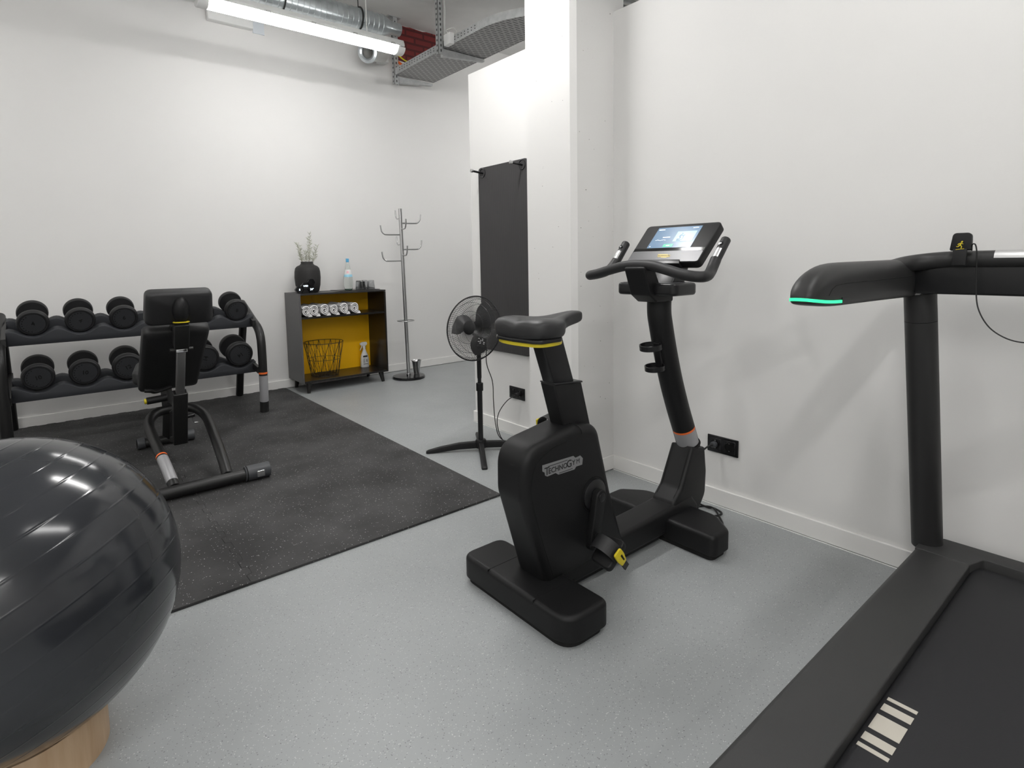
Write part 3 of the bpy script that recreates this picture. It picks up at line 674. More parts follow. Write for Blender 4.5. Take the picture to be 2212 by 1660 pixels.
# ---------------------------------------------------------------- hanging exercise mat with two pegs, wall sockets
t = thing('wall_mat', 'dark ribbed exercise mat hanging from two pegs on the partition', 'exercise mat', (PW, 3.0, 0.565))
outl = rpoly([(2.745, 0.567), (3.268, 0.567), (3.268, 1.842), (2.745, 1.842)], 0.03)
MB().prism(outl, 'x', PW-0.013, PW-0.0008).build('sheet', 'mat_', t, bevel=0.002, seg=1)
for yy in (3.216, 2.796):
    MB().tube([(PW-0.0135, yy+0.03*math.cos(a), 1.805+0.03*math.sin(a)) for a in [2*PI*i/24 for i in range(24)]], 0.0035, 6, closed=True).build('eyelet', 'blks', t)
for yy, lb in ((3.216, 'black wall peg with steel tip holding the left corner of the hanging mat'), (2.796, 'black wall peg with steel tip holding the right corner of the hanging mat')):
    p = thing('wall_peg', lb, 'peg', (PW, yy, 1.805), 'pegs holding the mat')
    d = V((-1, 0.0, 0.1)).normalized(); a = V((PW-0.013, yy, 1.803)); rod(MB(), a, a+d*0.085, 0.0075, 14).build('shaft', 'blks', p); rod(MB(), a+d*0.085, a+d*0.1, 0.0125, 18, 0.002).build('tip', 'steel', p)
def socket(x, ya, z, label, n=(-1, 0, 0)):
    t = thing('wall_socket', label, 'socket', (x, ya, z)); y0, y1 = ya-0.079, ya+0.079
    MB().box(x-0.008, x-0.0005, y0, y1, z-0.041, z+0.041).build('frame', 'sock', t, bevel=0.0025)
    for yc in (ya-0.036, ya+0.036):
        q = MB(); mx = Matrix.Translation((x-0.008, yc, z)) @ Matrix.Rotation(-PI/2, 4, 'Y')
        q.box(x-0.010, x-0.008, yc-0.029, yc+0.029, z-0.029, z+0.029)
        o = q.build('socket_insert', 'sock', t, bevel=0.001, seg=1)
        MB().lathe([(0.0205, 0.0035), (0.0215, 0.0035), (0.0215, 0.0022), (0.0, 0.0022)], 28, mx).build('recess', 'sockd', o, off=t['_w']).location = (0, 0, 0)
        c = MB(); c.box(x-0.0125, x-0.0102, yc-0.003, yc+0.003, z-0.020, z-0.0165); c.box(x-0.0125, x-0.0102, yc-0.003, yc+0.003, z+0.0165, z+0.020)
        c.build('earth_contact', 'steel', o, off=t['_w']).location = (0, 0, 0)
socket(XR, 1.392, 0.301, 'black double wall socket on the right wall behind the bike')
socket(PW, 2.891, 0.2995, 'black double wall socket on the partition below the hanging mat')

# ---------------------------------------------------------------- pedestal fan
fx, fy = 2.07, 2.83
t = thing('pedestal_fan', 'black pedestal fan on cross feet standing before the partition', 'fan', (fx, fy, 0))
for a in (147, 57, -33, -123):
    d = V((math.cos(R(a)), math.sin(R(a)), 0)); s_ = V((-d.y, d.x, 0)); L = 0.345; b = MB(); vs = []
    for q, (f, h, wd, zb) in enumerate(((0.02, 0.062, 0.019, 0.02), (0.4, 0.056, 0.018, 0.017), (0.75, 0.036, 0.018, 0.006), (0.95, 0.019, 0.019, 0.0), (1.0, 0.012, 0.016, 0.0))):
        c = V((fx, fy, 0))+d*L*f
        vs += [tuple(c-s_*wd+V((0, 0, zb))), tuple(c+s_*wd+V((0, 0, zb))), tuple(c+s_*wd*0.8+V((0, 0, h))), tuple(c-s_*wd*0.8+V((0, 0, h)))]
    fs = [(4*k+i, 4*k+(i+1) % 4, 4*k+4+(i+1) % 4, 4*k+4+i) for k in range(4) for i in range(4)] + [(0, 3, 2, 1), (16, 17, 18, 19)]
    b.add(vs, fs); b.build('foot', 'blk', t, bevel=0.004)
MB().lathe([(0, 0.02), (0.034, 0.02), (0.036, 0.06), (0.03, 0.072), (0.0175, 0.074)], 24, c=(fx, fy, 0)).build('hub', 'blk', t)
rod(MB(), (fx, fy, 0.07), (fx, fy, 0.40), 0.0165, 20).build('lower_pole', 'blks', t)
rod(MB(), (fx, fy, 0.385), (fx, fy, 0.435), 0.0225, 20, 0.003).build('height_collar', 'blk', t)
MB().tube([(fx, fy, 0.43), (fx, fy, 0.46), (fx, fy, 0.47), (fx, fy, 0.68)], [0.0115, 0.0115, 0.014, 0.014], 18).build('upper_pole', 'blks', t)
nrm = V((-0.90, -0.32, 0)).normalized(); tilt = R(12)
nrm = (nrm*math.cos(tilt)+V((0, 0, math.sin(tilt)))).normalized()
hc = V((fx, fy, 0.775))+nrm*0.055
sdv = V((0, 0, 1)).cross(nrm).normalized(); upv = nrm.cross(sdv)
HF = Matrix.Translation(hc) @ Matrix((sdv, upv, nrm)).transposed().to_4x4()
rod(MB(), (fx, fy, 0.64), tuple(V((fx, fy, 0.765))-nrm*0.03), 0.02, 18, 0.004).build('neck', 'blk', t)
MB().lathe([(0, -0.15), (0.03, -0.148), (0.048, -0.13), (0.055, -0.07), (0.052, -0.045), (0.03, -0.04), (0, -0.04)], 32, HF).build('motor_housing', 'blk', t)
RR = 0.198
def guard(zc, depth, nm, sgn):
    b = MB(); N = 120 if sgn > 0 else 90
    for i in range(N):
        a = 2*PI*i/N; pts = []
        for f, zz in ((0.22, 1.0), (0.5, 0.97), (0.78, 0.84), (0.93, 0.6), (1.0, 0.0)):
            aa = a+0.25*(1-f)*sgn; pts.append((RR*f*math.cos(aa), RR*f*math.sin(aa), zc+depth*zz))
        b.tube(pts, 0.0009, 4, mx=HF, caps=False)
    for f, zz in ((0.22, 1.0), (0.5, 0.97), (0.78, 0.84), (0.93, 0.6)):
        b.tube([(RR*f*math.cos(2*PI*i/60), RR*f*math.sin(2*PI*i/60), zc+depth*zz) for i in range(60)], 0.001, 4, closed=True, mx=HF)
    return b.build(nm, 'mesh', t)
guard(0, 0.045, 'front_guard', 1); guard(0, -0.055, 'rear_guard', -1)
MB().tube([(RR*math.cos(2*PI*i/72), RR*math.sin(2*PI*i/72), 0) for i in range(72)], 0.0045, 8, closed=True, mx=HF).build('guard_rim', 'blks', t)
MB().lathe([(0, 0.054), (0.036, 0.052), (0.044, 0.046), (0.044, 0.040), (0, 0.040)], 32, HF).build('centre_badge', 'blk', t)
MB().lathe([(0, 0.025), (0.03, 0.022), (0.035, 0.01), (0.035, -0.03), (0, -0.03)], 28, HF).build('spinner', 'blks', t)
for k in range(3):
    a0 = R(40+120*k); vs = []; nu, nv = 8, 8
    for iu in range(nu+1):
        r = 0.03+(0.165-0.03)*iu/nu; half = R(20+16*math.sin(PI*min(1, iu/nu*0.9+0.12)))
        for iv in range(nv+1):
            q = -1+2*iv/nv; aa = a0+q*half+0.25*iu/nu; vs.append((r*math.cos(aa), r*math.sin(aa), -0.012+q*0.02*(1-0.3*iu/nu)))
    fs = [(i*(nv+1)+j, (i+1)*(nv+1)+j, (i+1)*(nv+1)+j+1, i*(nv+1)+j+1) for i in range(nu) for j in range(nv)]
    k2 = len(vs); vs2 = vs + [(x, y, z-0.002) for x, y, z in vs]; fs2 = fs + [tuple(i+k2 for i in f[::-1]) for f in fs]
    MB().add(vs2, fs2, HF).build('blade', 'blade', t, ang=80)
lbm = MB(); mxl = HF @ Matrix.Translation((0.100, -0.085, 0.046)) @ Matrix.Rotation(R(-6), 4, 'Z')
lbm.box(-0.03, 0.03, -0.028, 0.028, 0, 0.0008, mxl); lbm.build('guard_label', 'blkg', t)
li = MB(); rr_ = random.Random(3)
for r_ in range(5):
    for c_i in range(4):
        if rr_.random() < 0.5: li.box(-0.026+c_i*0.013, -0.016+c_i*0.013, 0.018-r_*0.009, 0.0225-r_*0.009, 0.001, 0.0016, mxl)
li.build('label_print', 'greyink', t)
t = thing('fan_cord', 'thin black power cord drooping from the fan to the partition socket', 'cord', (2.25, 2.8, 0))
mp_ = V((fx, fy, 0.76))-nrm*0.10
pts = [tuple(mp_+V((0, 0, -0.05))), (2.15, 2.86, 0.55), (2.195, 2.86, 0.42), (2.185, 2.84, 0.30), (2.19, 2.83, 0.15), (2.22, 2.82, 0.05), (2.29, 2.76, 0.006), (2.33, 2.70, 0.005), (2.345, 2.62, 0.005), (2.30, 2.60, 0.005), (2.30, 2.70, 0.006), (2.235, 2.80, 0.03), (2.215, 2.84, 0.12), (2.24, 2.86, 0.20), (2.31, 2.86, 0.27), (2.385, 2.856, 0.299)]
MB().tube(spline(pts, 8), 0.0029, 8).build('cable', 'cable', t)
rod(MB(), (2.382, 2.855, 0.2995), (PW-0.010, 2.855, 0.2995), 0.014, 18, 0.004).build('plug', 'blks', t)

# ---------------------------------------------------------------- dumbbell rack
t = thing('dumbbell_rack', 'two tier black dumbbell rack standing on the rubber mat at the back wall', 'rack', (0.55, 5.1, FL))
for xf in (-0.235, 1.315):
    fp = [(xf, 4.745, FL+0.005), (xf, 4.727, 0.20), (xf, 4.722, 0.50), (xf, 4.738, 0.62), (xf, 4.80, 0.69), (xf, 4.93, 0.742), (xf, 5.08, 0.805), (xf, 5.23, 0.868)]
    MB().tube(spline(fp, 6), 0.032, 20).build('front_leg', 'rackb', t)
    MB().tube([(xf, 5.49, FL+0.01), (xf, 5.43, 0.2), (xf, 5.24, 0.66), (xf, 5.19, 0.83)], 0.031, 20).build('rear_leg', 'rackb', t)
    rod(MB(), (xf, 4.7455, FL+0.002), (xf, 4.736, 0.10), 0.0335, 20).build('rubber_foot', 'foot', t)
def wrap(path, r, a0, a1, m, nm, par, z_lo, z_hi):
    k = 14; vs = []
    P, Q = V(path[0]), V(path[1])
    for f in (z_lo, z_hi):
        c = P.lerp(Q, f)
        for i in range(k+1):
            a = R(a0+(a1-a0)*i/k); vs.append((c.x+r*math.cos(a), c.y+r*math.sin(a), c.z))
    return MB().add(vs, [(i, i+1, k+2+i, k+1+i) for i in range(k)]).build(nm, m, par)
lp_ = spline([(1.315, 4.745, FL+0.005), (1.315, 4.727, 0.20), (1.315, 4.722, 0.50), (1.315, 4.738, 0.62)], 24)
MB().tube([p for p in lp_ if 0.10 <= p.z <= 0.325], 0.0329, 24, caps=False).build('sticker', 'stick', t)
MB().tube([p for p in lp_ if 0.32 <= p.z <= 0.352], 0.0331, 24, caps=False).build('sticker_strip', 'orange', t)
X0, X1 = -0.20, 1.305
def scallop(x0, x1, zb, zpeak, zval, first=-0.06, pitch=0.25):
    pts = [(x0, zb), (x1, zb)]; n_ = 90
    for i in range(n_+1):
        x = x1-(x1-x0)*i/n_; ph = (x-first)/pitch*2*PI; c = 0.5-0.5*math.cos(ph); c = c**1.3
        pts.append((x, zval+(zpeak-zval)*c))
    return pts
def rail(y0, y1, zb, zp, zv, nm, tl):
    piv = V((0, y0, zb)); mx = Matrix.Translation(piv) @ Matrix.Rotation(R(tl), 4, 'X') @ Matrix.Translation(-piv)
    MB().prism(scallop(X0, X1, zb, zp, zv), 'y', y0, y1, mx).build(nm, 'rackg', t, bevel=0.003, seg=2, ang=50)
    rail_b = MB().box(X0, X1, y1+0.001, y1+0.012, zb+0.004, zp-0.006, mx)
rail(4.885, 4.955, 0.692, 0.792, 0.742, 'front_shelf_rail', 15); rail(5.085, 5.15, 0.758, 0.850, 0.80, 'rear_shelf_rail', 15)
rail(4.885, 4.955, 0.318, 0.412, 0.366, 'front_shelf_rail', 10); rail(5.085, 5.15, 0.352, 0.440, 0.398, 'rear_shelf_rail', 10)
for zf, tl in ((0.70, 17), (0.328, 11)):
    piv = V((0, 4.955, zf)); mx = Matrix.Translation(piv) @ Matrix.Rotation(R(tl), 4, 'X') @ Matrix.Translation(-piv)
    MB().box(X0, X1, 4.955, 5.10, zf, zf+0.012, mx).build('shelf_plate', 'rackb', t)
for xf, s in ((-0.235, 1), (1.315, -1)):
    for y0, z in ((4.74, 0.33), (4.80, 0.70)):
        b = MB(); b.prism([(y0, z), (5.32 if z < 0.5 else 5.20, z+0.09+(0.0 if z < 0.5 else 0.02)), (5.32 if z < 0.5 else 5.20, z+0.13+(0.0 if z < 0.5 else 0.03)), (y0, z+0.05)], 'x', xf+s*0.012, xf+s*0.036)
        b.build('side_bracket', 'rackb', t)
# dumbbells
def dumbbell(name, Rh, L, txt, label, rotz):
    t = thing('dumbbell', label, 'dumbbell', (0, 0, 0), 'rubber dumbbells on the rack')
    hw = 0.052 if Rh < 0.095 else 0.062
    for s in (-1, 1):
        y0 = s*L/2; mx = Matrix.Translation((0, y0, 0)) @ Matrix.Rotation(s*-PI/2 if s < 0 else -PI/2, 4, 'X')
        mx = Matrix.Translation((0, y0, 0)) @ (Matrix.Rotation(PI/2, 4, 'X') if s < 0 else Matrix.Rotation(-PI/2, 4, 'X'))
        h = MB().lathe([(0, -0.003), (Rh*0.78, -0.003), (Rh*0.80, 0.0), (Rh*0.90, 0.0), (Rh*0.97, -0.006), (Rh, -0.016), (Rh, -hw+0.012), (Rh*0.95, -hw), (Rh*0.35, -hw-0.004), (0, -hw-0.006)], 44, mx).build('head', 'db', t)
        tm = mx @ Matrix.Rotation(rotz, 4, 'Z'); tt = MB().lathe([(0, 0.0006), (Rh*0.76, 0.0006), (Rh*0.77, -0.002)], 36, mx); tt.cur = 1; tt.text(txt, Rh*0.42, 0.0004, tm @ Matrix.Translation((0, 0, 0.001)), bold=0.0012)
        for k in range(9):
            aa = R(200+17*k); tt.box(-0.0035, 0.0035, -0.003, 0.003, 0.0006, 0.0012, tm @ Matrix.Rotation(aa, 4, 'Z') @ Matrix.Translation((0, -Rh*0.66, 0)) @ Matrix.Rotation(0.3*k, 4, 'Z'))
        tt.build('face_disc', ['dbt', 'seam'], h, flat=True).location = (0, 0, 0)
    rod(MB(), (0, -L/2+hw, 0), (0, L/2-hw, 0), 0.0155, 18).build('handle', 'chrome', t)
    return t
specs = []
ordn = ['leftmost', 'second from the left', 'third from the left', 'fourth from the left', 'fifth from the left', 'rightmost']
for i, tx in enumerate(['4', '4', '6', '6', '8', '8']):
    d = dumbbell('dumbbell', 0.0865, 0.245, tx, f'black rubber dumbbell marked {tx}, {ordn[i]} on the upper rack shelf', R([15, -25, 5, 0, 30, -8][i]))
    d.location = (-0.06+0.25*i, 5.0, 0.866); d.rotation_euler = (R(16.5), 0, 0)
for i, tx in enumerate(['10', '10', '12', '12', '14', '14']):
    Rh = [0.0905, 0.0905, 0.095, 0.095, 0.0995, 0.0995][i]
    d = dumbbell('dumbbell', Rh, 0.25 if Rh < 0.098 else 0.27, tx, f'black rubber dumbbell marked {tx}, {ordn[i]} on the lower rack shelf', R([12, -5, 20, 0, 70, -150][i]))
    d.location = (-0.06+0.25*i, 5.0, 0.494+(Rh-0.0905)*0.9); d.rotation_euler = (R(11), 0, 0)

# ---------------------------------------------------------------- adjustable bench
BX = 0.577
t = thing('weight_bench', 'black adjustable weight bench with reclined backrest seen from behind', 'bench', (BX, 3.8, FL))
rod(MB(), (0.24, 3.268, FL+0.037), (0.83, 3.268, FL+0.037), 0.033, 22).build('rear_foot', 'rackb', t)
for a, b_ in ((0.782, 0.913), (0.368, 0.237)):
    s = 1 if b_ > a else -1
    o = rod(MB(), (a, 3.268, FL+0.0415), (b_, 3.268, FL+0.0415), 0.0415, 26, 0.006).build('end_cap', 'endcap', t)
    MB().lathe([(0.0355, 0), (0.0417, 0), (0.0417, 0.006), (0.0355, 0.006)], 26, cyl_x((a+s*0.006, 3.268, FL+0.0415), (b_, 3.268, FL+0.0415))).build('cap_groove', 'seam', t)
    if s > 0: MB().box(a+0.055, a+0.095, 3.268-0.044, 3.268-0.036, FL+0.022, FL+0.056).build('cap_wheel', 'chrome', t, bevel=0.003)
U = [(BX-0.125, 3.29, FL+0.05), (BX-0.135, 3.45, 0.13), (BX-0.15, 3.75, 0.225), (BX-0.148, 3.90, 0.27), (BX-0.11, 3.985, 0.30), (BX-0.05, 4.015, 0.31), (BX+0.05, 4.015, 0.31), (BX+0.11, 3.985, 0.30), (BX+0.148, 3.90, 0.27), (BX+0.15, 3.75, 0.225), (BX+0.135, 3.45, 0.13), (BX+0.125, 3.29, FL+0.05)]
MB().tube(spline(U, 6), 0.0275, 18).build('arch_frame', 'rackb', t)
us = spline(U, 30)[:60]
MB().tube([p for p in us if 3.325 <= p.y <= 3.53], 0.0284, 22, caps=False).build('sticker', 'stick', t)
MB().tube([p for p in us if 3.525 <= p.y <= 3.548], 0.0286, 22, caps=False).build('sticker_strip', 'orange', t)
rod(MB(), (BX-0.175, 4.325, FL+0.035), (BX+0.15, 4.325, FL+0.035), 0.031, 20, 0.003).build('front_foot', 'rackb', t)
for xe in (BX-0.175, BX+0.11): rod(MB(), (xe, 4.325, FL+0.036), (xe+0.045, 4.325, FL+0.036), 0.036, 20, 0.004).build('front_cap', 'endcap', t)
MB().tube([(BX, 4.325, FL+0.05), (BX, 4.22, 0.24), (BX, 4.25, 0.42)], 0.034, 4).build('front_beam', 'rackb', t, bevel=0.004)
MB().tube([(BX, 3.985, 0.30), (BX, 4.24, 0.29)], 0.03, 4).build('lower_beam', 'rackb', t, bevel=0.004)
def sqbar(p, q, hw, hd, nm, m, bev=0.006):
    mx = cyl_x(p, q); 
    d = (V(q)-V(p)); z = d.normalized(); x = V((1, 0, 0)); y = z.cross(x).normalized(); mx = Matrix.Translation(p) @ Matrix((x, y, z)).transposed().to_4x4()
    return MB().box(-hw, hw, -hd, hd, 0, d.length, mx).build(nm, m, t, bevel=bev)
sqbar((BX, 3.868, 0.135), (BX, 3.745, 0.465), 0.037, 0.03, 'strut_sleeve', 'rackb')
sqbar((BX, 3.86, 0.15), (BX, 4.10, 0.10), 0.02, 0.02, 'strut_pivot_arm', 'rackb')
sqbar((BX, 3.75, 0.45), (BX, 3.62, 0.725), 0.0215, 0.019, 'strut_rod', 'steel', 0.004)
MB().box(BX-0.028, BX+0.028, 3.585, 3.645, 0.715, 0.745).build('hinge_block', 'chrome', t, bevel=0.004)
rod(MB(), (BX-0.055, 3.61, 0.73), (BX+0.06, 3.61, 0.73), 0.011, 14, 0.002).build('hinge_pin', 'rackb', t)
sqbar((BX, 3.61, 0.745), (BX, 3.55, 0.885), 0.037, 0.032, 'upper_post', 'rackb')
MB().tube([(BX+0.0375*math.cos(a)*1.02, 3.545+0.033*math.sin(a), 0.89) for a in [2*PI*i/24 for i in range(24)]], 0.0035, 6, closed=True).build('yellow_ring', 'yel', t)
eg = MB(); eg.lathe([(0.0, -0.075)]+[(0.042*math.cos(a), 0.075*math.sin(a)) for a in [-PI/2+PI*i/12 for i in range(1, 12)]]+[(0.0, 0.075)], 24, Matrix.Translation((BX, 3.535, 0.96)) @ Matrix.Rotation(R(8), 4, 'X')); eg.build('top_cap', 'blk', t)
def pad(c0, c1, w0, w1, th, nm, m='seat', bulge=0.0):
    d = V(c1)-V(c0); z = d.normalized(); x = V((1, 0, 0)); y = z.cross(x).normalized(); L = d.length
    mx = Matrix.Translation(c0) @ Matrix((x, y, z)).transposed().to_4x4()
    o = rpoly([(-w0, 0), (w0, 0), (w1, L), (-w1, L)], 0.035)
    b = MB(); k = len(o)
    lay = [(1, 0), (1, 0.6), (0.97, 0.86), (0.86, 1.0)]
    c = V((0, L/2)); vs = []
    for s, f in lay: vs += [(u*(s if True else 1), f*th, (v-L/2)*s+L/2) for u, v in o]
    fs = [tuple(range(k))] + [(q*k+i, q*k+(i+1) % k, (q+1)*k+(i+1) % k, (q+1)*k+i) for q in range(3) for i in range(k)] + [tuple(range(3*k, 4*k))]
    b.add(vs, fs, mx); return b.build(nm, m, t, ang=60, bevel=0.0)
# y axis of the pad frame points towards the seat side (away from the camera)
pad((BX, 4.175, 0.452), (BX, 3.70, 0.868), 0.163, 0.168, -0.06, 'back_pad')
pad((BX, 3.632, 0.893), (BX, 3.566, 1.075), 0.168, 0.160, -0.065, 'head_pad')
sqbar((BX-0.003, 4.13, 0.455), (BX-0.003, 3.66, 0.87), 0.032, 0.018, 'back_spine', 'rackb')
for xx, yy, zz in ((BX-0.075, 3.60, 0.915), (BX+0.075, 3.60, 0.918), (BX-0.075, 3.805, 0.765), (BX+0.07, 3.80, 0.768)):
    d_ = V((0, -0.6, -0.75)) if zz < 0.8 else V((0, -1, -0.3)); rod(MB(), (xx, yy, zz), tuple(V((xx, yy, zz))+d_*0.022), 0.0075, 10, 0.001).build('bolt', 'chrome', t)
MB().tube(spline([(BX-0.12, 3.561, 1.045), (BX, 3.553, 1.058), (BX+0.12, 3.561, 1.045)], 8), 0.0035, 6).build('head_pad_seam', 'seam', t)
sp_ = MB(); o_ = rpoly([(BX-0.19, 4.17), (BX+0.18, 4.17), (BX+0.12, 4.60), (BX-0.12, 4.60)], 0.05)
sp_.prism(o_, 'z', 0.455, 0.545).build('seat_pad', 'seat', t, bevel=0.025, seg=4)
rod(MB(), (BX-0.155, 3.86, 0.415), (BX-0.05, 3.86, 0.42), 0.021, 18, 0.004).build('pull_knob', 'blk', t); rod(MB(), (BX-0.166, 3.86, 0.4145), (BX-0.154, 3.86, 0.415), 0.016, 16, 0.003).build('knob_button', 'yel', t)
MB().tube(spline([(BX-0.16, 3.86, 0.478), (BX-0.13, 3.86, 0.472), (BX-0.10, 3.88, 0.46), (BX-0.02, 3.92, 0.47)], 5), 0.012, 8).build('lever', 'blk', t)
rod(MB(), (BX+0.03, 3.88, 0.28), (BX+0.09, 3.88, 0.285), 0.012, 12, 0.003).build('lock_pin', 'blks', t)
MB().tube([(BX+0.07, 3.88, 0.292), (BX+0.085, 3.885, 0.235), (BX+0.14, 3.89, 0.228), (BX+0.13, 3.885, 0.262)], 0.003, 6).build('pin_loop', 'steel', t)

# ---------------------------------------------------------------- exercise ball on wooden ring
BC = V((-0.1175, 1.7495, 0.4392)); BR = 0.3582
t = thing('exercise_ball', 'large glossy anthracite exercise ball resting on a wooden ring', 'ball', tuple(BC-V((0, 0, BR))))
nu, nv = 96, 48; ax = Euler((R(-12), R(-24), 0)).to_matrix().to_4x4(); mxb = Matrix.Translation(BC) @ ax
vs = []; fs = []
rows = 140
def rad(th):  # polar angle: thin raised ridges
    deg = math.degrees(th); r = BR-0.0005
    for k in range(20, 163, 9):
        d = abs(deg-k)
        if d < 0.5: r += 0.0005*(1-d/0.5)
    return r
prof = []
for i in range(0, 721):
    th = PI*i/720; r = rad(th); prof.append((max(0.0, r*math.sin(th)), -r*math.cos(th)))
prof = [p for i, p in enumerate(prof) if i % 4 == 0 or any(abs(i/4-k) <= 1.0 for k in range(20, 163, 9))]
MB().lathe(prof, 128, mxb).build('ball_skin', 'ball', t, ang=180)
t = thing('ball_ring', 'pale wooden ring stand on the floor under the exercise ball', 'ring stand', (BC.x, BC.y, 0))
MB().lathe([(0.171, 0.0), (0.171, 0.115), (0.1695, 0.1175), (0.161, 0.1175), (0.159, 0.115), (0.159, 0.0), (0.171, 0.0)], 72, c=(BC.x, BC.y, 0)).build('plywood_ring', 'wood', t)

# ---------------------------------------------------------------- exercise bike
BY = 1.42
t = thing('exercise_bike', 'black upright exercise bike with touchscreen console facing the right wall', 'exercise bike', (1.7, BY, 0))
def rslab(poly, rad, z0, z1, nm, m='blk', bev=0.018):
    return soft(MB(), rpoly(poly, rad, 8), 'z', z0, z1, bev, 6, 0.004 if bev > 0.01 else 0.001).build(nm, m, t, ang=50)
rslab([(1.142, 1.14), (1.335, 1.14), (1.335, 1.70), (1.142, 1.70)], [0.085, 0.035, 0.05, 0.05], 0.022, 0.106, 'rear_foot')
rslab([(1.155, 1.155), (1.32, 1.155), (1.32, 1.69), (1.155, 1.69)], [0.07, 0.03, 0.04, 0.04], 0.0, 0.022, 'rear_pad', 'foot', 0.002)
rslab([(1.945, 1.135), (2.06, 1.135), (2.145, 1.24), (2.145, 1.60), (2.06, 1.70), (1.945, 1.70)], [0.035, 0.045, 0.11, 0.11, 0.045, 0.04], 0.022, 0.106, 'front_foot')
rslab([(1.955, 1.15), (2.05, 1.15), (2.13, 1.25), (2.13, 1.59), (2.05, 1.69), (1.955, 1.69)], [0.03, 0.035, 0.1, 0.1, 0.035, 0.03], 0.0, 0.022, 'front_pad', 'foot', 0.002)
for yy in (1.30, 1.54): MB().box(1.1435, 1.3345, yy-0.0006, yy+0.0006, 0.04, 0.1066).build('foot_seam', 'seam', t)
MB().prism(rpoly([(1.25, 0.035), (2.14, 0.035), (2.20, 0.09), (2.14, 0.155), (1.98, 0.142), (1.60, 0.130), (1.25, 0.12)], [0, 0.02, 0.03, 0.02, 0.05, 0.05, 0]), 'y', BY-0.062, BY+0.062).build('base_beam', 'blk', t, bevel=0.016, seg=4)
MB().prism([(1.40, 0.012), (1.93, 0.012), (1.93, 0.05), (1.40, 0.05)], 'y', BY-0.04, BY+0.04).build('underside_rail', 'foot', t, bevel=0.004)
hp = rpoly([(1.247, 0.085), (1.148, 0.42), (1.150, 0.585), (1.40, 0.622), (1.512, 0.604), (1.585, 0.335), (1.665, 0.10)], [0, 0.12, 0.115, 0.10, 0.07, 0.2, 0], 10)
soft(MB(), hp, 'y', BY-0.078, BY+0.078, 0.032, 8).build('flywheel_housing', 'blk', t, ang=50)
def seamline(pts, nm='housing_seam', r=0.0009): MB().tube(spline(pts, 8), r, 6).build(nm, 'seam', t)
ys = BY-0.0783
seamline([(1.395, BY-0.04, 0.6225), (1.41, BY-0.064, 0.6165), (1.418, BY-0.0755, 0.603), (1.420, ys, 0.588)])
seamline([(1.345, ys, 0.578), (1.27, ys, 0.566), (1.205, ys, 0.53), (1.182, ys, 0.47), (1.184, ys, 0.41), (1.23, ys, 0.25), (1.275, ys, 0.12)])
# logo badge
yl = BY-0.0785; lgp = [(1.2182, 0.5247), (1.3644, 0.5219), (1.3753, 0.5125), (1.3993, 0.5148), (1.4116, 0.5026), (1.4086, 0.4802), (1.3778, 0.4807), (1.3695, 0.4724), (1.2915, 0.474), (1.2786, 0.4832), (1.2401, 0.4809), (1.2301, 0.4866), (1.2287, 0.4973), (1.2179, 0.5039)]
LX = 0.012
lg = MB().prism([(x+LX, z-0.003) for x, z in lgp], 'y', yl-0.0007, yl+0.0012).build('logo_badge', 'logo', t, flat=True)
lt = MB(); fr = lambda x, z: frame((x+LX, yl-0.0009, z-0.003), (1, 0, 0), (0, 0, 1))
lt.text('T', 0.038, 0.0003, fr(1.2385, 0.4985), bold=0.0004); lt.text('ECHNO', 0.0255, 0.0003, fr(1.2895, 0.4965), bold=0.0005)
lt.text('G', 0.036, 0.0003, fr(1.3435, 0.4985), bold=0.0006); lt.text('Y', 0.0235, 0.0003, fr(1.3655, 0.4975), bold=0.0006); lt.text('M', 0.0235, 0.0003, fr(1.387, 0.4975), bold=0.0)
lt.box(1.245+LX, 1.335+LX, yl-0.0012, yl-0.0007, 0.5105, 0.5125); lt.box(1.295+LX, 1.36+LX, yl-0.0012, yl-0.0007, 0.4745, 0.4765)
lt.build('logo_letters', 'ink', lg, off=t['_w'], flat=True).location = (0, 0, 0)
# seat post, sleeve, saddle
MB().prism([(1.326, 0.772), (1.466, 0.762), (1.515, 0.585), (1.382, 0.585)], 'y', BY-0.036, BY+0.036).build('post_sleeve', 'blk', t, bevel=0.008, seg=4)
MB().prism([(1.3285, 0.7745), (1.4685, 0.7645), (1.470, 0.758), (1.3305, 0.768)], 'y', BY-0.0385, BY+0.0385).build('sleeve_rim', 'blks', t, bevel=0.003)
MB().prism([(1.268, 0.955), (1.372, 0.955), (1.440, 0.755), (1.336, 0.76)], 'y', BY-0.029, BY+0.029).build('seat_post', 'blks', t, bevel=0.008, seg=4)
st_ = [(1.172, 0.070, 0.950, 0.985), (1.178, 0.100, 0.943, 1.000), (1.200, 0.126, 0.937, 1.012), (1.245, 0.132, 0.934, 1.013), (1.29, 0.125, 0.934, 1.006), (1.325, 0.100, 0.940, 1.002), (1.355, 0.064, 0.952, 1.003), (1.40, 0.040, 0.962, 1.010), (1.45, 0.031, 0.968, 1.016), (1.482, 0.026, 0.974, 1.015), (1.494, 0.014, 0.984, 1.008)]
vs = []; n_ = 32
for x, hw, zb, zt in st_:
    for i in range(n_):
        a = 2*PI*i/n_; c, s = math.cos(a), math.sin(a); yy = hw*math.copysign(abs(c)**0.62, c)
        h = (zt-zb)/2; zz = (zt+zb)/2 + h*math.copysign(abs(s)**0.5, s)
        if s > 0:
            groove = math.exp(-(yy/0.02)**2)*0.012*(1 if x < 1.34 else max(0, 1-(x-1.34)/0.08)); zz -= groove*s
        vs.append((x, BY+yy, zz))
fs = [(k*n_+i, k*n_+(i+1) % n_, (k+1)*n_+(i+1) % n_, (k+1)*n_+i) for k in range(len(st_)-1) for i in range(n_)] + [tuple(range(n_)), tuple(range((len(st_)-1)*n_, len(st_)*n_))]
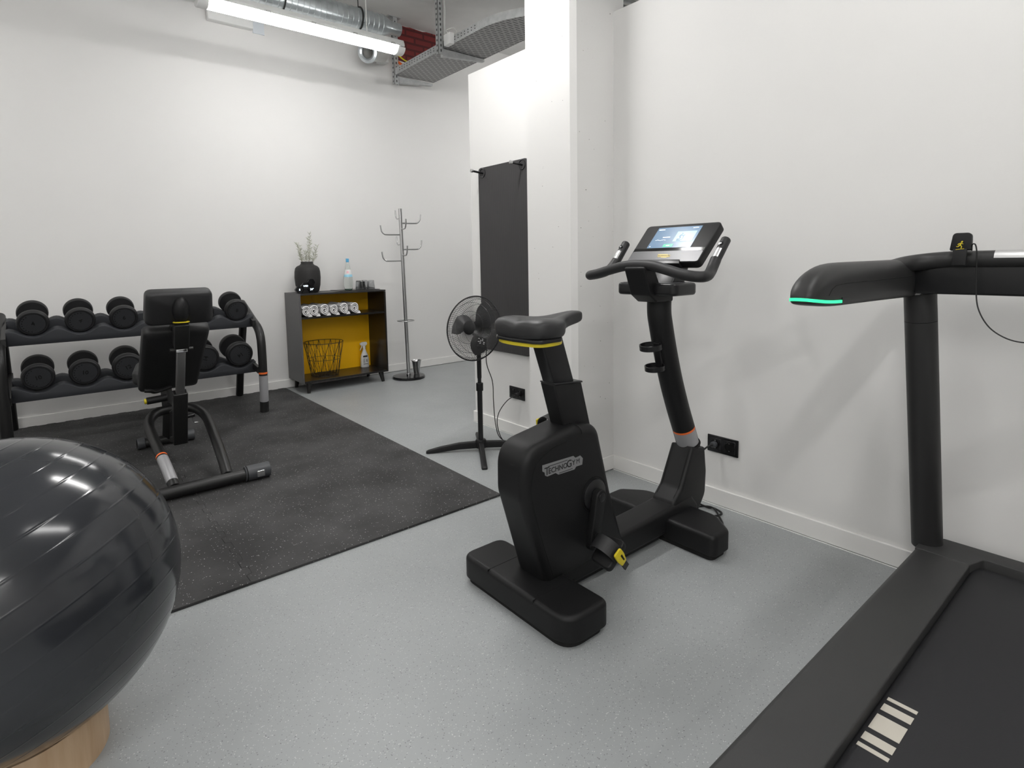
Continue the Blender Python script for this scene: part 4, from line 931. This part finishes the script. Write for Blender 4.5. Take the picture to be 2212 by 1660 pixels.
MB().add(vs, fs).build('saddle', 'seat', t, ang=70, sub=1)
shp = [(1.182, BY+0.09), (1.2, BY+0.118), (1.29, BY+0.116), (1.335, BY+0.07), (1.335, BY-0.07), (1.29, BY-0.116), (1.2, BY-0.118), (1.182, BY-0.09), (1.174, BY)]
MB().prism(rpoly(shp, 0.02), 'z', 0.932, 0.945).build('saddle_shell', 'blks', t, bevel=0.004)
yb_ = MB(); pts = [(1.330, BY-0.075, 0.9275), (1.295, BY-0.103, 0.9265), (1.24, BY-0.112, 0.926), (1.20, BY-0.102, 0.926), (1.186, BY-0.06, 0.926), (1.180, BY, 0.926), (1.186, BY+0.06, 0.926), (1.20, BY+0.102, 0.927)]
sp = spline(pts, 6); vs = []
for p in sp: vs += [(p.x, p.y, p.z-0.0055), (p.x, p.y, p.z+0.0075), (p.x+(1.26-p.x)*0.12, p.y+(BY-p.y)*0.12, p.z+0.0075), (p.x+(1.26-p.x)*0.12, p.y+(BY-p.y)*0.12, p.z-0.0055)]
k = len(sp); fs = [(4*i+j, 4*i+(j+1) % 4, 4*i+4+(j+1) % 4, 4*i+4+j) for i in range(k-1) for j in range(4)] + [(0, 1, 2, 3), (4*k-4, 4*k-3, 4*k-2, 4*k-1)]
yb_.add(vs, fs).build('seat_lever', 'yel', t, ang=50)
# crank, pedals
CXX, CZZ = 1.480, 0.352
mxc = Matrix.Translation((CXX, BY-0.078, CZZ)) @ Matrix.Rotation(PI/2, 4, 'X')
MB().lathe([(0, 0.012), (0.05, 0.012), (0.056, 0.008), (0.057, -0.002), (0.0615, -0.001), (0.063, -0.004)], 44, mxc).build('crank_cover', 'blks', t)
MB().lathe([(0.0625, 0.0003), (0.0645, 0.0003), (0.0645, -0.003)], 44, mxc).build('cover_gap', 'seam', t)
def crank(sgn, ang, nm):
    yo = BY+sgn*0.105; d = V((math.sin(R(ang)), 0, -math.cos(R(ang)))); A = V((CXX, yo, CZZ)); B = A+d*0.170
    cr = MB(); s_ = V((d.z, 0, -d.x)); vs = []
    pts = [(0.0, 0.027)]; out = []
    for i in range(13): a = R(90+180*i/12); out.append(A+d*(0.027*math.cos(a))+s_*(0.027*math.sin(a)))
    for i in range(13): a = R(-90+180*i/12); out.append(B+d*(0.021*math.cos(a))+s_*(0.021*math.sin(a)))
    cr.prism([(p.x, p.z) for p in out], 'y', yo-0.014, yo+0.014); cr.build('crank_arm', 'blk', t, bevel=0.005)
    rod(MB(), (CXX, BY+sgn*0.07, CZZ), (CXX, yo, CZZ), 0.018, 18).build('crank_axle', 'blks', t)
    rod(MB(), (CXX, yo, CZZ), (CXX, yo+sgn*0.0165, CZZ), 0.016, 18, 0.002).build('crank_bolt', 'blks', t)
    # pedal: tilted flat body with a strap arching over it
    pc = V((B.x, yo+sgn*0.075, B.z)); pt = R(-38 if sgn < 0 else -10); mp = Matrix.Translation(pc) @ Matrix.Rotation(pt, 4, 'Y')
    rod(MB(), (B.x, yo, B.z), (B.x, yo+sgn*0.03, B.z), 0.008, 12).build('pedal_axle', 'steel', t)
    p = MB(); ol = rpoly([(-0.058, -0.044), (0.058, -0.044), (0.05, 0.044), (-0.05, 0.044)], 0.02); p.prism(ol, 'z', -0.014, 0.012, mp); pd = p.build('pedal', 'blk', t, bevel=0.005)
    s2 = MB(); pth = []
    for i in range(17):
        a = PI*i/16; pth.append((0.0, 0.052*math.cos(a), 0.010+0.062*math.sin(a)))
    vs = []
    for q in pth: vs += [tuple(mp @ V((q[0]-0.026, q[1], q[2]))), tuple(mp @ V((q[0]+0.026, q[1], q[2]))), tuple(mp @ V((q[0]+0.025, q[1]*0.955, q[2]*0.955))), tuple(mp @ V((q[0]-0.025, q[1]*0.955, q[2]*0.955)))]
    k = len(pth); fs = [(4*i+j, 4*i+(j+1) % 4, 4*i+4+(j+1) % 4, 4*i+4+j) for i in range(k-1) for j in range(4)] + [(0, 1, 2, 3), (4*k-4, 4*k-3, 4*k-2, 4*k-1)]
    s2.add(vs, fs).build('pedal_strap', 'grip', pd, off=t['_w'], ang=50).location = (0, 0, 0)
    sy = sgn*0.053
    tl = MB(); tl.box(-0.012, 0.012, sy-0.003, sy+0.003, -0.055, 0.02, mp); tl.build('strap_tail', 'grip', pd, off=t['_w']).location = (0, 0, 0)
    bk = MB(); ob = rpoly([(-0.016, -0.03), (0.010, -0.03), (0.018, 0.0), (0.018, 0.03), (-0.018, 0.034), (-0.02, 0.0)], 0.008); ib = [(-0.002, -0.014), (0.004, -0.014), (0.006, 0.014), (-0.002, 0.014)]
    bk.prism(ob, 'y', sy+sgn*0.004, sy+sgn*0.012, mp @ Matrix.Translation((0, 0, 0.012))); o = bk.build('buckle', 'yel', pd, off=t['_w'], bevel=0.002, seg=2); o.location = (0, 0, 0)
    b2 = MB(); b2.prism(rpoly(ib, 0.003), 'y', sy+sgn*0.0122, sy+sgn*0.0128, mp @ Matrix.Translation((0.002, 0, 0.008))); b2.build('buckle_slot', 'seam', pd, off=t['_w']).location = (0, 0, 0)
crank(-1, -13, 'a'); crank(1, 167, 'b')
# cowl and column
cw = rpoly([(1.985, 0.10), (2.012, 0.155), (2.062, 0.20), (2.148, 0.366), (2.247, 0.345), (2.262, 0.235), (2.256, 0.13), (2.205, 0.062), (2.08, 0.045)], [0, 0.03, 0.06, 0, 0, 0.06, 0.07, 0.05, 0], 8)
soft(MB(), cw, 'y', BY-0.058, BY+0.058, 0.016, 5).build('column_cowl', 'blk', t, ang=50)
for s in (-1, 1): seamline([(2.025, BY+s*0.042, 0.168), (2.062, BY+s*0.042, 0.2035), (2.10, BY+s*0.042, 0.280), (2.142, BY+s*0.042, 0.362)], 'cowl_seam')
colp = [(2.205, BY, 0.34), (2.165, BY, 0.429), (2.112, BY, 0.544), (2.061, BY, 0.669), (2.017, BY, 0.801), (1.985, BY, 0.915), (1.972, BY, 0.975), (1.972, BY, 1.05)]
MB().tube(spline(colp, 6), 0.0495, 32).build('column', 'blk', t)
c0, c1 = V((2.197, BY, 0.358)), V((2.163, BY, 0.434)); 
def colwrap(f0, f1, r, m, nm, a0=150, a1=292):
    z = (c1-c0).normalized(); y = V((0, 1, 0)); x = y.cross(z).normalized(); k = 18; vs = []
    for f in (f0, f1):
        c = c0.lerp(c1, f)
        for i in range(k+1):
            a = R(a0+(a1-a0)*i/k); vs.append(tuple(c+r*(math.cos(a)*x+math.sin(a)*y)))
    MB().add(vs, [(i, i+1, k+2+i, k+1+i) for i in range(k)]).build(nm, m, t)
colwrap(0.16, 1.05, 0.0503, 'stick', 'sticker'); colwrap(1.055, 1.17, 0.0505, 'orange', 'sticker_strip')
MB().tube([tuple(c0.lerp(c1, 0.02)+V((0, 0.0, 0))+0.0515*(math.cos(a)*V((0.91, 0, 0.41))+math.sin(a)*V((0, 1, 0)))) for a in [2*PI*i/36 for i in range(36)]], 0.004, 8, closed=True).build('column_gasket', 'foot', t)
# cup holder
for (hx, hz, r, hgt, bot) in ((1.916, 0.833, 0.046, 0.022, False), (1.945, 0.742, 0.042, 0.02, True)):
    tm = Matrix.Translation((hx, BY, hz)) @ Matrix.Rotation(R(-8), 4, 'Y')
    pr2 = [(r-0.004, -hgt/2), (r, -hgt/2), (r, hgt/2), (r-0.004, hgt/2), (r-0.004, -hgt/2)]
    if bot: pr2 = [(0, -hgt/2), (r, -hgt/2), (r, hgt/2), (r-0.004, hgt/2), (r-0.004, -hgt/2+0.004), (0, -hgt/2+0.004)]
    MB().lathe(pr2, 36, tm).build('cup_ring', 'blks', t)
sqb = MB().prism([(1.950, 0.845), (2.0, 0.845), (2.04, 0.73), (1.975, 0.73)], 'y', BY-0.015, BY+0.015).build('cup_bracket', 'blks', t, bevel=0.003)
# head: tray, bracket, handlebar, console
MB().prism(rpoly([(1.87, 1.275), (2.03, 1.275), (2.03, 1.565), (1.87, 1.565)], 0.03), 'z', 1.048, 1.098).build('head_tray', 'blks', t, bevel=0.012, seg=4)
MB().prism(rpoly([(1.885, 1.29), (2.02, 1.29), (2.02, 1.55), (1.885, 1.55)], 0.025), 'z', 1.0965, 1.0995).build('tray_mat', 'graph', t)
MB().prism(rpoly([(1.80, 1.165), (1.868, 1.165), (1.925, 1.062), (2.0, 1.05), (2.0, 1.018), (1.89, 1.02), (1.845, 1.05)], 0.012), 'y', BY-0.05, BY+0.05).build('handlebar_bracket', 'blk', t, bevel=0.012, seg=4)
MB().prism([(1.93, 1.095), (2.02, 1.095), (2.09, 1.25), (2.03, 1.22)], 'y', BY-0.09, BY+0.09).build('console_mount', 'blks', t, bevel=0.008)
gr = 0.0205
hb = [(1.836, 0, 1.171), (1.832, 0.07, 1.167), (1.828, 0.14, 1.152), (1.824, 0.205, 1.136), (1.830, 0.250, 1.129), (1.853, 0.272, 1.127), (1.890, 0.270, 1.130), (1.930, 0.256, 1.140), (1.958, 0.248, 1.156), (1.99, 0.243, 1.188)]
bar = [(x, BY-y, z) for x, y, z in hb[:0:-1]]+[(x, BY+y, z) for x, y, z in hb]
MB().tube(spline(bar, 8), gr, 24).build('handlebar', 'grip', t)
for s in (1, -1):
    y_ = BY+s*0.246
    h0, h1 = V((1.98, y_-s*0.003, 1.175)), V((2.062, y_-s*0.001, 1.268)); d = (h1-h0).normalized()
    rod(MB(), h0, h1, 0.0188, 22, 0.008).build('horn_grip', 'grip', t)
    nn = V((-d.z, 0, d.x)); mxh = Matrix.Translation(h0) @ Matrix((V((0, 1, 0)).cross(d) * -1 if False else nn.cross(d), nn, d)).transposed().to_4x4()
    se = MB(); vs = []; k = 8
    for zz in (0.008, 0.062):
        for i in range(k+1):
            a = R(50+80*i/k); vs.append((0.0194*math.cos(a), 0.0194*math.sin(a), zz))
    se.add(vs, [(i, i+1, k+2+i, k+1+i) for i in range(k)], mxh).build('pulse_sensor', 'sens', t)
    rod(MB(), tuple(h0+d*0.083+nn*0.012), tuple(h0+d*0.083+nn*0.0205), 0.0095, 16, 0.001).build('thumb_button', 'blkg', t)
    rod(MB(), tuple(h0+d*0.083+nn*0.0195), tuple(h0+d*0.083+nn*0.0212), 0.0045, 12).build('button_dot', 'stick', t)
b0, b1 = V((1.974, BY, 1.180)), V((2.139, BY, 1.341)); H = (b1-b0).length; W2 = 0.176
CM = frame(tuple(b0), (0, -1, 0), tuple(b1-b0))   # x right, y up the face, z out of the face
ol = rpoly([(-W2, 0), (W2, 0), (W2+0.006, H), (-W2-0.006, H)], [0.022, 0.022, 0.022, 0.022], 6)
cs = MB().prism(ol, 'z', -0.036, 0.0, CM).build('console', 'blk', t, bevel=0.004)
def face(x0, x1, y0, y1, z, m, nm, rad=0, par=None):
    p = [(x0, y0), (x1, y0), (x1, y1), (x0, y1)]; p = rpoly(p, rad) if rad else p
    o = MB().prism(p, 'z', z, z+0.0008, CM).build(nm, m, par or cs, off=t['_w'], flat=True); o.location = (0, 0, 0); return o
face(-W2+0.004, W2-0.004, 0.004, 0.066, 0.0, 'graph', 'lower_fascia', 0.012)
face(-W2+0.003, W2-0.003, 0.0665, 0.083, 0.0, 'blkg', 'gloss_band')
S0, S1, T0, T1 = -0.112, 0.103, 0.085, 0.212
sc_ = face(S0, S1, T0, T1, 0.0004, 'scr', 'screen')
def sq(x0, x1, y0, y1, m, nm='screen_item', lv=0.0013): return face(S0+(S1-S0)*x0, S0+(S1-S0)*x1, T0+(T1-T0)*y0, T0+(T1-T0)*y1, lv, m, nm)
sq(0.52, 0.95, 0.28, 0.76, 'scrl', 'workout_card'); sq(0.36, 0.58, 0.03, 0.17, 'scrg', 'start_button'); 
ui = MB()
def uq(x0, x1, y0, y1, lv=0.0022): ui.prism([(S0+(S1-S0)*x0, T0+(T1-T0)*y0), (S0+(S1-S0)*x1, T0+(T1-T0)*y0), (S0+(S1-S0)*x1, T0+(T1-T0)*y1), (S0+(S1-S0)*x0, T0+(T1-T0)*y1)], 'z', lv, lv+0.0003, CM)
uq(0.04, 0.18, 0.86, 0.90); uq(0.82, 0.94, 0.90, 0.925); uq(0.24, 0.41, 0.48, 0.52); uq(0.43, 0.51, 0.08, 0.11); uq(0.05, 0.07, 0.05, 0.08); uq(0.93, 0.95, 0.08, 0.11)
for k in range(7): uq(0.10+0.035*k, 0.135+0.035*k, 0.36+0.012*math.sin(k*1.6), 0.372+0.012*math.sin(k*1.6))
ui.build('screen_text', 'scrw', cs, off=t['_w'], flat=True).location = (0, 0, 0)
fg = MB()
def sx(x, y): return (S0+(S1-S0)*x, T0+(T1-T0)*y)
def limb(a, b_, w_):
    A, B = V((*sx(*a), 0)), V((*sx(*b_), 0)); d = (B-A).normalized(); n2 = V((-d.y, d.x, 0))*w_
    fg.prism([((A-n2).x, (A-n2).y), ((B-n2).x, (B-n2).y), ((B+n2).x, (B+n2).y), ((A+n2).x, (A+n2).y)], 'z', 0.0022, 0.0025, CM)
for a, b_, w_ in (((0.645, 0.60), (0.625, 0.50), 0.004), ((0.65, 0.64), (0.66, 0.67), 0.0035), ((0.645, 0.60), (0.70, 0.54), 0.0018), ((0.70, 0.54), (0.73, 0.58), 0.0018), ((0.625, 0.50), (0.66, 0.46), 0.003), ((0.66, 0.46), (0.64, 0.38), 0.0025), ((0.59, 0.36), (0.64, 0.36), 0.007), ((0.64, 0.33), (0.71, 0.36), 0.002), ((0.71, 0.36), (0.715, 0.48), 0.002), ((0.715, 0.48), (0.70, 0.53), 0.002), ((0.59, 0.33), (0.69, 0.32), 0.003)): limb(a, b_, w_)
fg.build('screen_figure', 'scrd', cs, off=t['_w'], flat=True).location = (0, 0, 0)
k_ = 0.00050; lgn = [((x-1.3148)*0.33, (z-0.4985)*0.40+0.036) for x, z in lgp]
lo = MB().prism(lgn, 'z', 0.001, 0.0014, CM).build('console_logo', 'logoy', cs, off=t['_w'], flat=True); lo.location = (0, 0, 0)
MB().text('TECHNOGYM', 0.0098, 0.0002, CM @ Matrix.Translation((0.0, 0.036, 0.0017)), bold=0.0001).build('console_letters', 'ink', cs, off=t['_w'], flat=True).location = (0, 0, 0)
MB().prism([(-0.115, -0.012), (0.10, -0.012), (0.09, 0.012), (-0.122, 0.012)], 'z', -0.028, 0.0045, CM).build('console_ledge', 'blks', t, bevel=0.002)
# bike power cable
t = thing('bike_power_cable', 'black power cable looping on the floor between the bike and wall socket', 'cord', (2.35, 1.4, 0))
pts = [(XR-0.028, 1.428, 0.301), (XR-0.06, 1.44, 0.295), (2.36, 1.47, 0.25), (2.30, 1.48, 0.16), (2.29, 1.47, 0.07), (2.36, 1.42, 0.012), (2.385, 1.40, 0.007), (2.365, 1.345, 0.006), (2.31, 1.355, 0.006), (2.275, 1.42, 0.006), (2.30, 1.47, 0.006), (2.36, 1.45, 0.006), (2.372, 1.395, 0.013), (2.31, 1.32, 0.006), (2.26, 1.28, 0.006), (2.20, 1.27, 0.006)]
MB().tube(spline(pts, 10), 0.0042, 10).build('cable', 'cable', t)
pg = MB(); rod(pg, (XR-0.011, 1.428, 0.301), (XR-0.034, 1.429, 0.301), 0.015, 18, 0.004); pg.build('plug', 'endcap', t)

# ---------------------------------------------------------------- treadmill
t = thing('treadmill', 'large black treadmill with green lit handrail tip, running deck toward the right wall', 'treadmill', (2.24, 0.556, 0))
yo, yi = 0.556, 0.405; ym = 0.13; yo2, yi2 = 2*ym-yo, 2*ym-yi; XF = 2.375; XN = 0.45
def tb(x0, x1, y0, y1, z0, z1, nm, m, bev=0.004): return MB().box(x0, x1, y0, y1, z0, z1).build(nm, m, t, bevel=bev)
for a, b_ in ((yi, yo), (yo2, yi2)):
    MB().prism([(a, 0.05), (b_, 0.05), (b_, 0.192), (b_ - (0.012 if b_ == yo else 0.0), 0.20), (a + (0.012 if a == yo2 else 0.0), 0.20), (a, 0.192)], 'x', XN, 2.228).build('side_rail', 'deck', t, bevel=0.004)
fc = rpoly([(2.2292, yo), (2.345, yo), (XF, yo-0.05), (XF, yo2+0.05), (2.345, yo2), (2.2292, yo2), (2.2292, yi2), (2.295, yi2+0.02), (2.302, yi2+0.03), (2.302, yi-0.03), (2.295, yi-0.02), (2.2292, yi)], [0, 0.01, 0.01, 0.01, 0.01, 0, 0, 0.02, 0.01, 0.01, 0.02, 0])
MB().prism(fc, 'z', 0.04, 0.20).build('front_cover', 'deck', t, bevel=0.004)
MB().box(XN-0.06, 2.29, yi2-0.002, yi+0.002, 0.10, 0.176).build('running_belt', 'belt', t, bevel=0.012)
tb(XN-0.04, 2.33, yo2+0.03, yo-0.03, 0.02, 0.10, 'deck_frame', 'tmd')
for x0 in (0.65, 2.15):
    for y0 in (yo2+0.08, yo-0.12): rod(MB(), (x0, y0, 0.0), (x0, y0, 0.03), 0.03, 18, 0.003).build('levelling_foot', 'foot', t)
ST = MB()
for x0, x1 in ((1.250, 1.262), (1.275, 1.301), (1.318, 1.374), (1.392, 1.418), (1.434, 1.446)): ST.box(x0-0.006, x1-0.006, 0.336, 0.394, 0.1761, 0.1766)
ST.build('belt_stripes', 'stripe', t, flat=True)
for s in (1, -1):
    yc = 0.542 if s > 0 else 2*ym-0.542; yt = 0.575 if s > 0 else 2*ym-0.575
    A, B = V((2.316, yc, 0.185)), V((2.215, yt, 1.07)); C = A.lerp(B, 0.895)
    MB().tube([A, C], 0.0455, 36).build('upright', 'tmb', t); MB().tube([C+V((0, 0, 0.0015)), B], 0.0455, 36).build('upright_top', 'tmb', t)
    ya, yb2 = (0.568, 0.642) if s > 0 else (2*ym-0.642, 2*ym-0.568)
    yc_ = (ya+yb2)/2; hs_ = [(1.396, 1.087, 1.096, 0.010), (1.398, 1.084, 1.106, 0.019), (1.406, 1.081, 1.120, 0.027), (1.424, 1.078, 1.138, 0.033), (1.455, 1.074, 1.156, 0.036), (1.495, 1.071, 1.169, 0.037), (1.54, 1.069, 1.177, 0.037), (1.60, 1.068, 1.180, 0.037), (1.85, 1.065, 1.180, 0.037), (2.08, 1.061, 1.181, 0.037), (2.16, 1.060, 1.183, 0.037), (2.20, 1.062, 1.172, 0.030)]
    vs = []; n_ = 40
    for x, zb, zt, hw in hs_:
        for i in range(n_):
            a = 2*PI*i/n_; c, q = math.cos(a), math.sin(a); h = (zt-zb)/2
            ex, ez = (0.75, 0.85) if q > 0 else (0.3, 0.5)
            vs.append((x, yc_+hw*math.copysign(abs(c)**ex, c), (zt+zb)/2+h*math.copysign(abs(q)**ez, q)))
    fs = [(k*n_+i, k*n_+(i+1) % n_, (k+1)*n_+(i+1) % n_, (k+1)*n_+i) for k in range(len(hs_)-1) for i in range(n_)] + [tuple(range(n_)), tuple(range((len(hs_)-1)*n_, len(hs_)*n_))]
    MB().add(vs, fs).build('handrail', 'tmb', t, ang=60, sub=1)
    inn = -1 if s > 0 else 1
    yf_ = yc_+inn*0.0368
    MB().tube(spline([(1.475, yc_+inn*0.0362, 1.100), (1.50, yf_, 1.118), (1.56, yf_, 1.126), (1.80, yf_, 1.127), (2.10, yf_, 1.128)], 6), 0.0009, 6).build('handrail_seam', 'seam', t)
    MB().box(1.555, 1.60, yf_-0.0008, yf_+0.0008, 1.074, 1.092).build('handrail_tab', 'tmd', t)
    lp = [(1.555, 0.0374, 1.0815), (1.50, 0.0374, 1.0835), (1.455, 0.0366, 1.0865), (1.424, 0.0338, 1.0895), (1.406, 0.0278, 1.0915), (1.3975, 0.0175, 1.093), (1.3945, 0.0, 1.0935), (1.3975, -0.0175, 1.093), (1.406, -0.0278, 1.0915), (1.424, -0.0338, 1.0895)]
    vs = []; spp = spline([(x, yc_+inn*y_, z) for x, y_, z in lp], 5)
    for p in spp:
        o_ = V((p.x-1.46, (p.y-yc_)*1.6, 0)).normalized()*0.0035; vs += [(p.x, p.y, p.z-0.0038), (p.x, p.y, p.z+0.0038), (p.x-o_.x, p.y-o_.y, p.z+0.0038), (p.x-o_.x, p.y-o_.y, p.z-0.0038)]
    k = len(spp); fs = [(4*i+j, 4*i+(j+1) % 4, 4*i+4+(j+1) % 4, 4*i+4+j) for i in range(k-1) for j in range(4)] + [(0, 1, 2, 3), (4*k-4, 4*k-3, 4*k-2, 4*k-1)]
    MB().add(vs, fs).build('green_light', 'led', t)
# cross bar
CX = 2.17
ye, ye2 = 0.575, 2*ym-0.575
MB().prism(rpoly([(ye, 1.072), (ye, 1.165), (ye-0.12, 1.175), (ye2+0.12, 1.175), (ye2, 1.165), (ye2, 1.072)], [0.01, 0.03, 0.1, 0.1, 0.03, 0.01]), 'x', CX-0.035, CX+0.05).build('cross_panel', 'tmd', t, bevel=0.01)
cbh = [(1.96, 0.605, 1.150), (2.04, 0.603, 1.155), (2.10, 0.588, 1.164), (2.138, 0.548, 1.172), (2.148, 0.49, 1.177), (2.148, 0.42, 1.178)]; cb = cbh+[(2.148, 0.13, 1.178)]+[(x, 2*ym-y, z) for x, y, z in cbh[::-1]]
MB().tube(spline(cb, 8), 0.0265, 24).build('front_handlebar', 'tmb', t)
for y0, y1 in ((0.215, 0.377), (2*ym-0.377, 2*ym-0.215)):
    vs = []; k = 10
    for yy in (y0, y1):
        for i in range(k+1):
            a = R(60+110*i/k); vs.append((2.148+0.0272*math.cos(a), yy, 1.178+0.0272*math.sin(a)))
    MB().add(vs, [(i, i+1, k+2+i, k+1+i) for i in range(k)]).build('pulse_sensor', 'sens', t)
t.rotation_euler = (0, 0, R(0))
# safety key
t = thing('safety_key', 'black safety clip with yellow runner symbol on the treadmill bar', 'safety clip', (2.12, 0.45, 1.16))
xk = 2.1185
FK = frame((xk, 0.4535, 1.228), (0, -1, 0), (0.12, 0, 1))  # x right, y up, z toward the user
MB().prism(rpoly([(-0.027, -0.022), (0.026, -0.022), (0.024, 0.030), (-0.021, 0.030)], [0.004, 0.004, 0.012, 0.012]), 'z', -0.014, 0.004, FK).build('key_body', 'blk', t, bevel=0.004)
MB().prism([(-0.018, -0.068), (0.016, -0.068), (0.016, -0.018), (-0.018, -0.018)], 'z', -0.002, 0.0055, FK).build('key_tongue', 'blk', t, bevel=0.002)
fg = MB()
def limb2(a, b_, w_, z=0.0062):
    A, B = V((*a, 0)), V((*b_, 0)); d = (B-A).normalized(); n2 = V((-d.y, d.x, 0))*w_
    fg.prism([((A-n2).x, (A-n2).y), ((B-n2).x, (B-n2).y), ((B+n2).x, (B+n2).y), ((A+n2).x, (A+n2).y)], 'z', z-0.002, z, FK)
for a, b_, w_ in (((0.0015, 0.001), (0.0045, 0.0045), 0.0018), ((0.001, -0.001), (-0.0015, -0.007), 0.0018), ((-0.0015, -0.007), (0.003, -0.011), 0.0011), ((0.003, -0.011), (0.0015, -0.017), 0.0009), ((-0.0015, -0.007), (-0.006, -0.012), 0.0011), ((-0.006, -0.012), (-0.010, -0.011), 0.0009), ((0.001, -0.001), (0.006, -0.004), 0.0009), ((0.001, -0.001), (-0.005, -0.003), 0.0009), ((-0.005, -0.003), (-0.0065, -0.007), 0.0009), ((-0.011, -0.0205), (0.009, -0.0180), 0.0007)): limb2(a, b_, w_)
fg.build('runner_symbol', 'yel', t, flat=True)
pts = [(2.120, 0.428, 1.205), (2.112, 0.426, 1.222), (2.108, 0.418, 1.222), (2.110, 0.414, 1.20), (2.113, 0.413, 1.16), (2.112, 0.410, 1.08), (2.105, 0.400, 1.03), (2.10, 0.375, 0.985), (2.10, 0.34, 0.957), (2.10, 0.30, 0.946), (2.10, 0.25, 0.952), (2.10, 0.20, 0.99)]
MB().tube(spline(pts, 8), 0.0019, 8).build('cord', 'cable', t)

for o in bpy.data.objects:
    if '_w' in o: del o['_w']
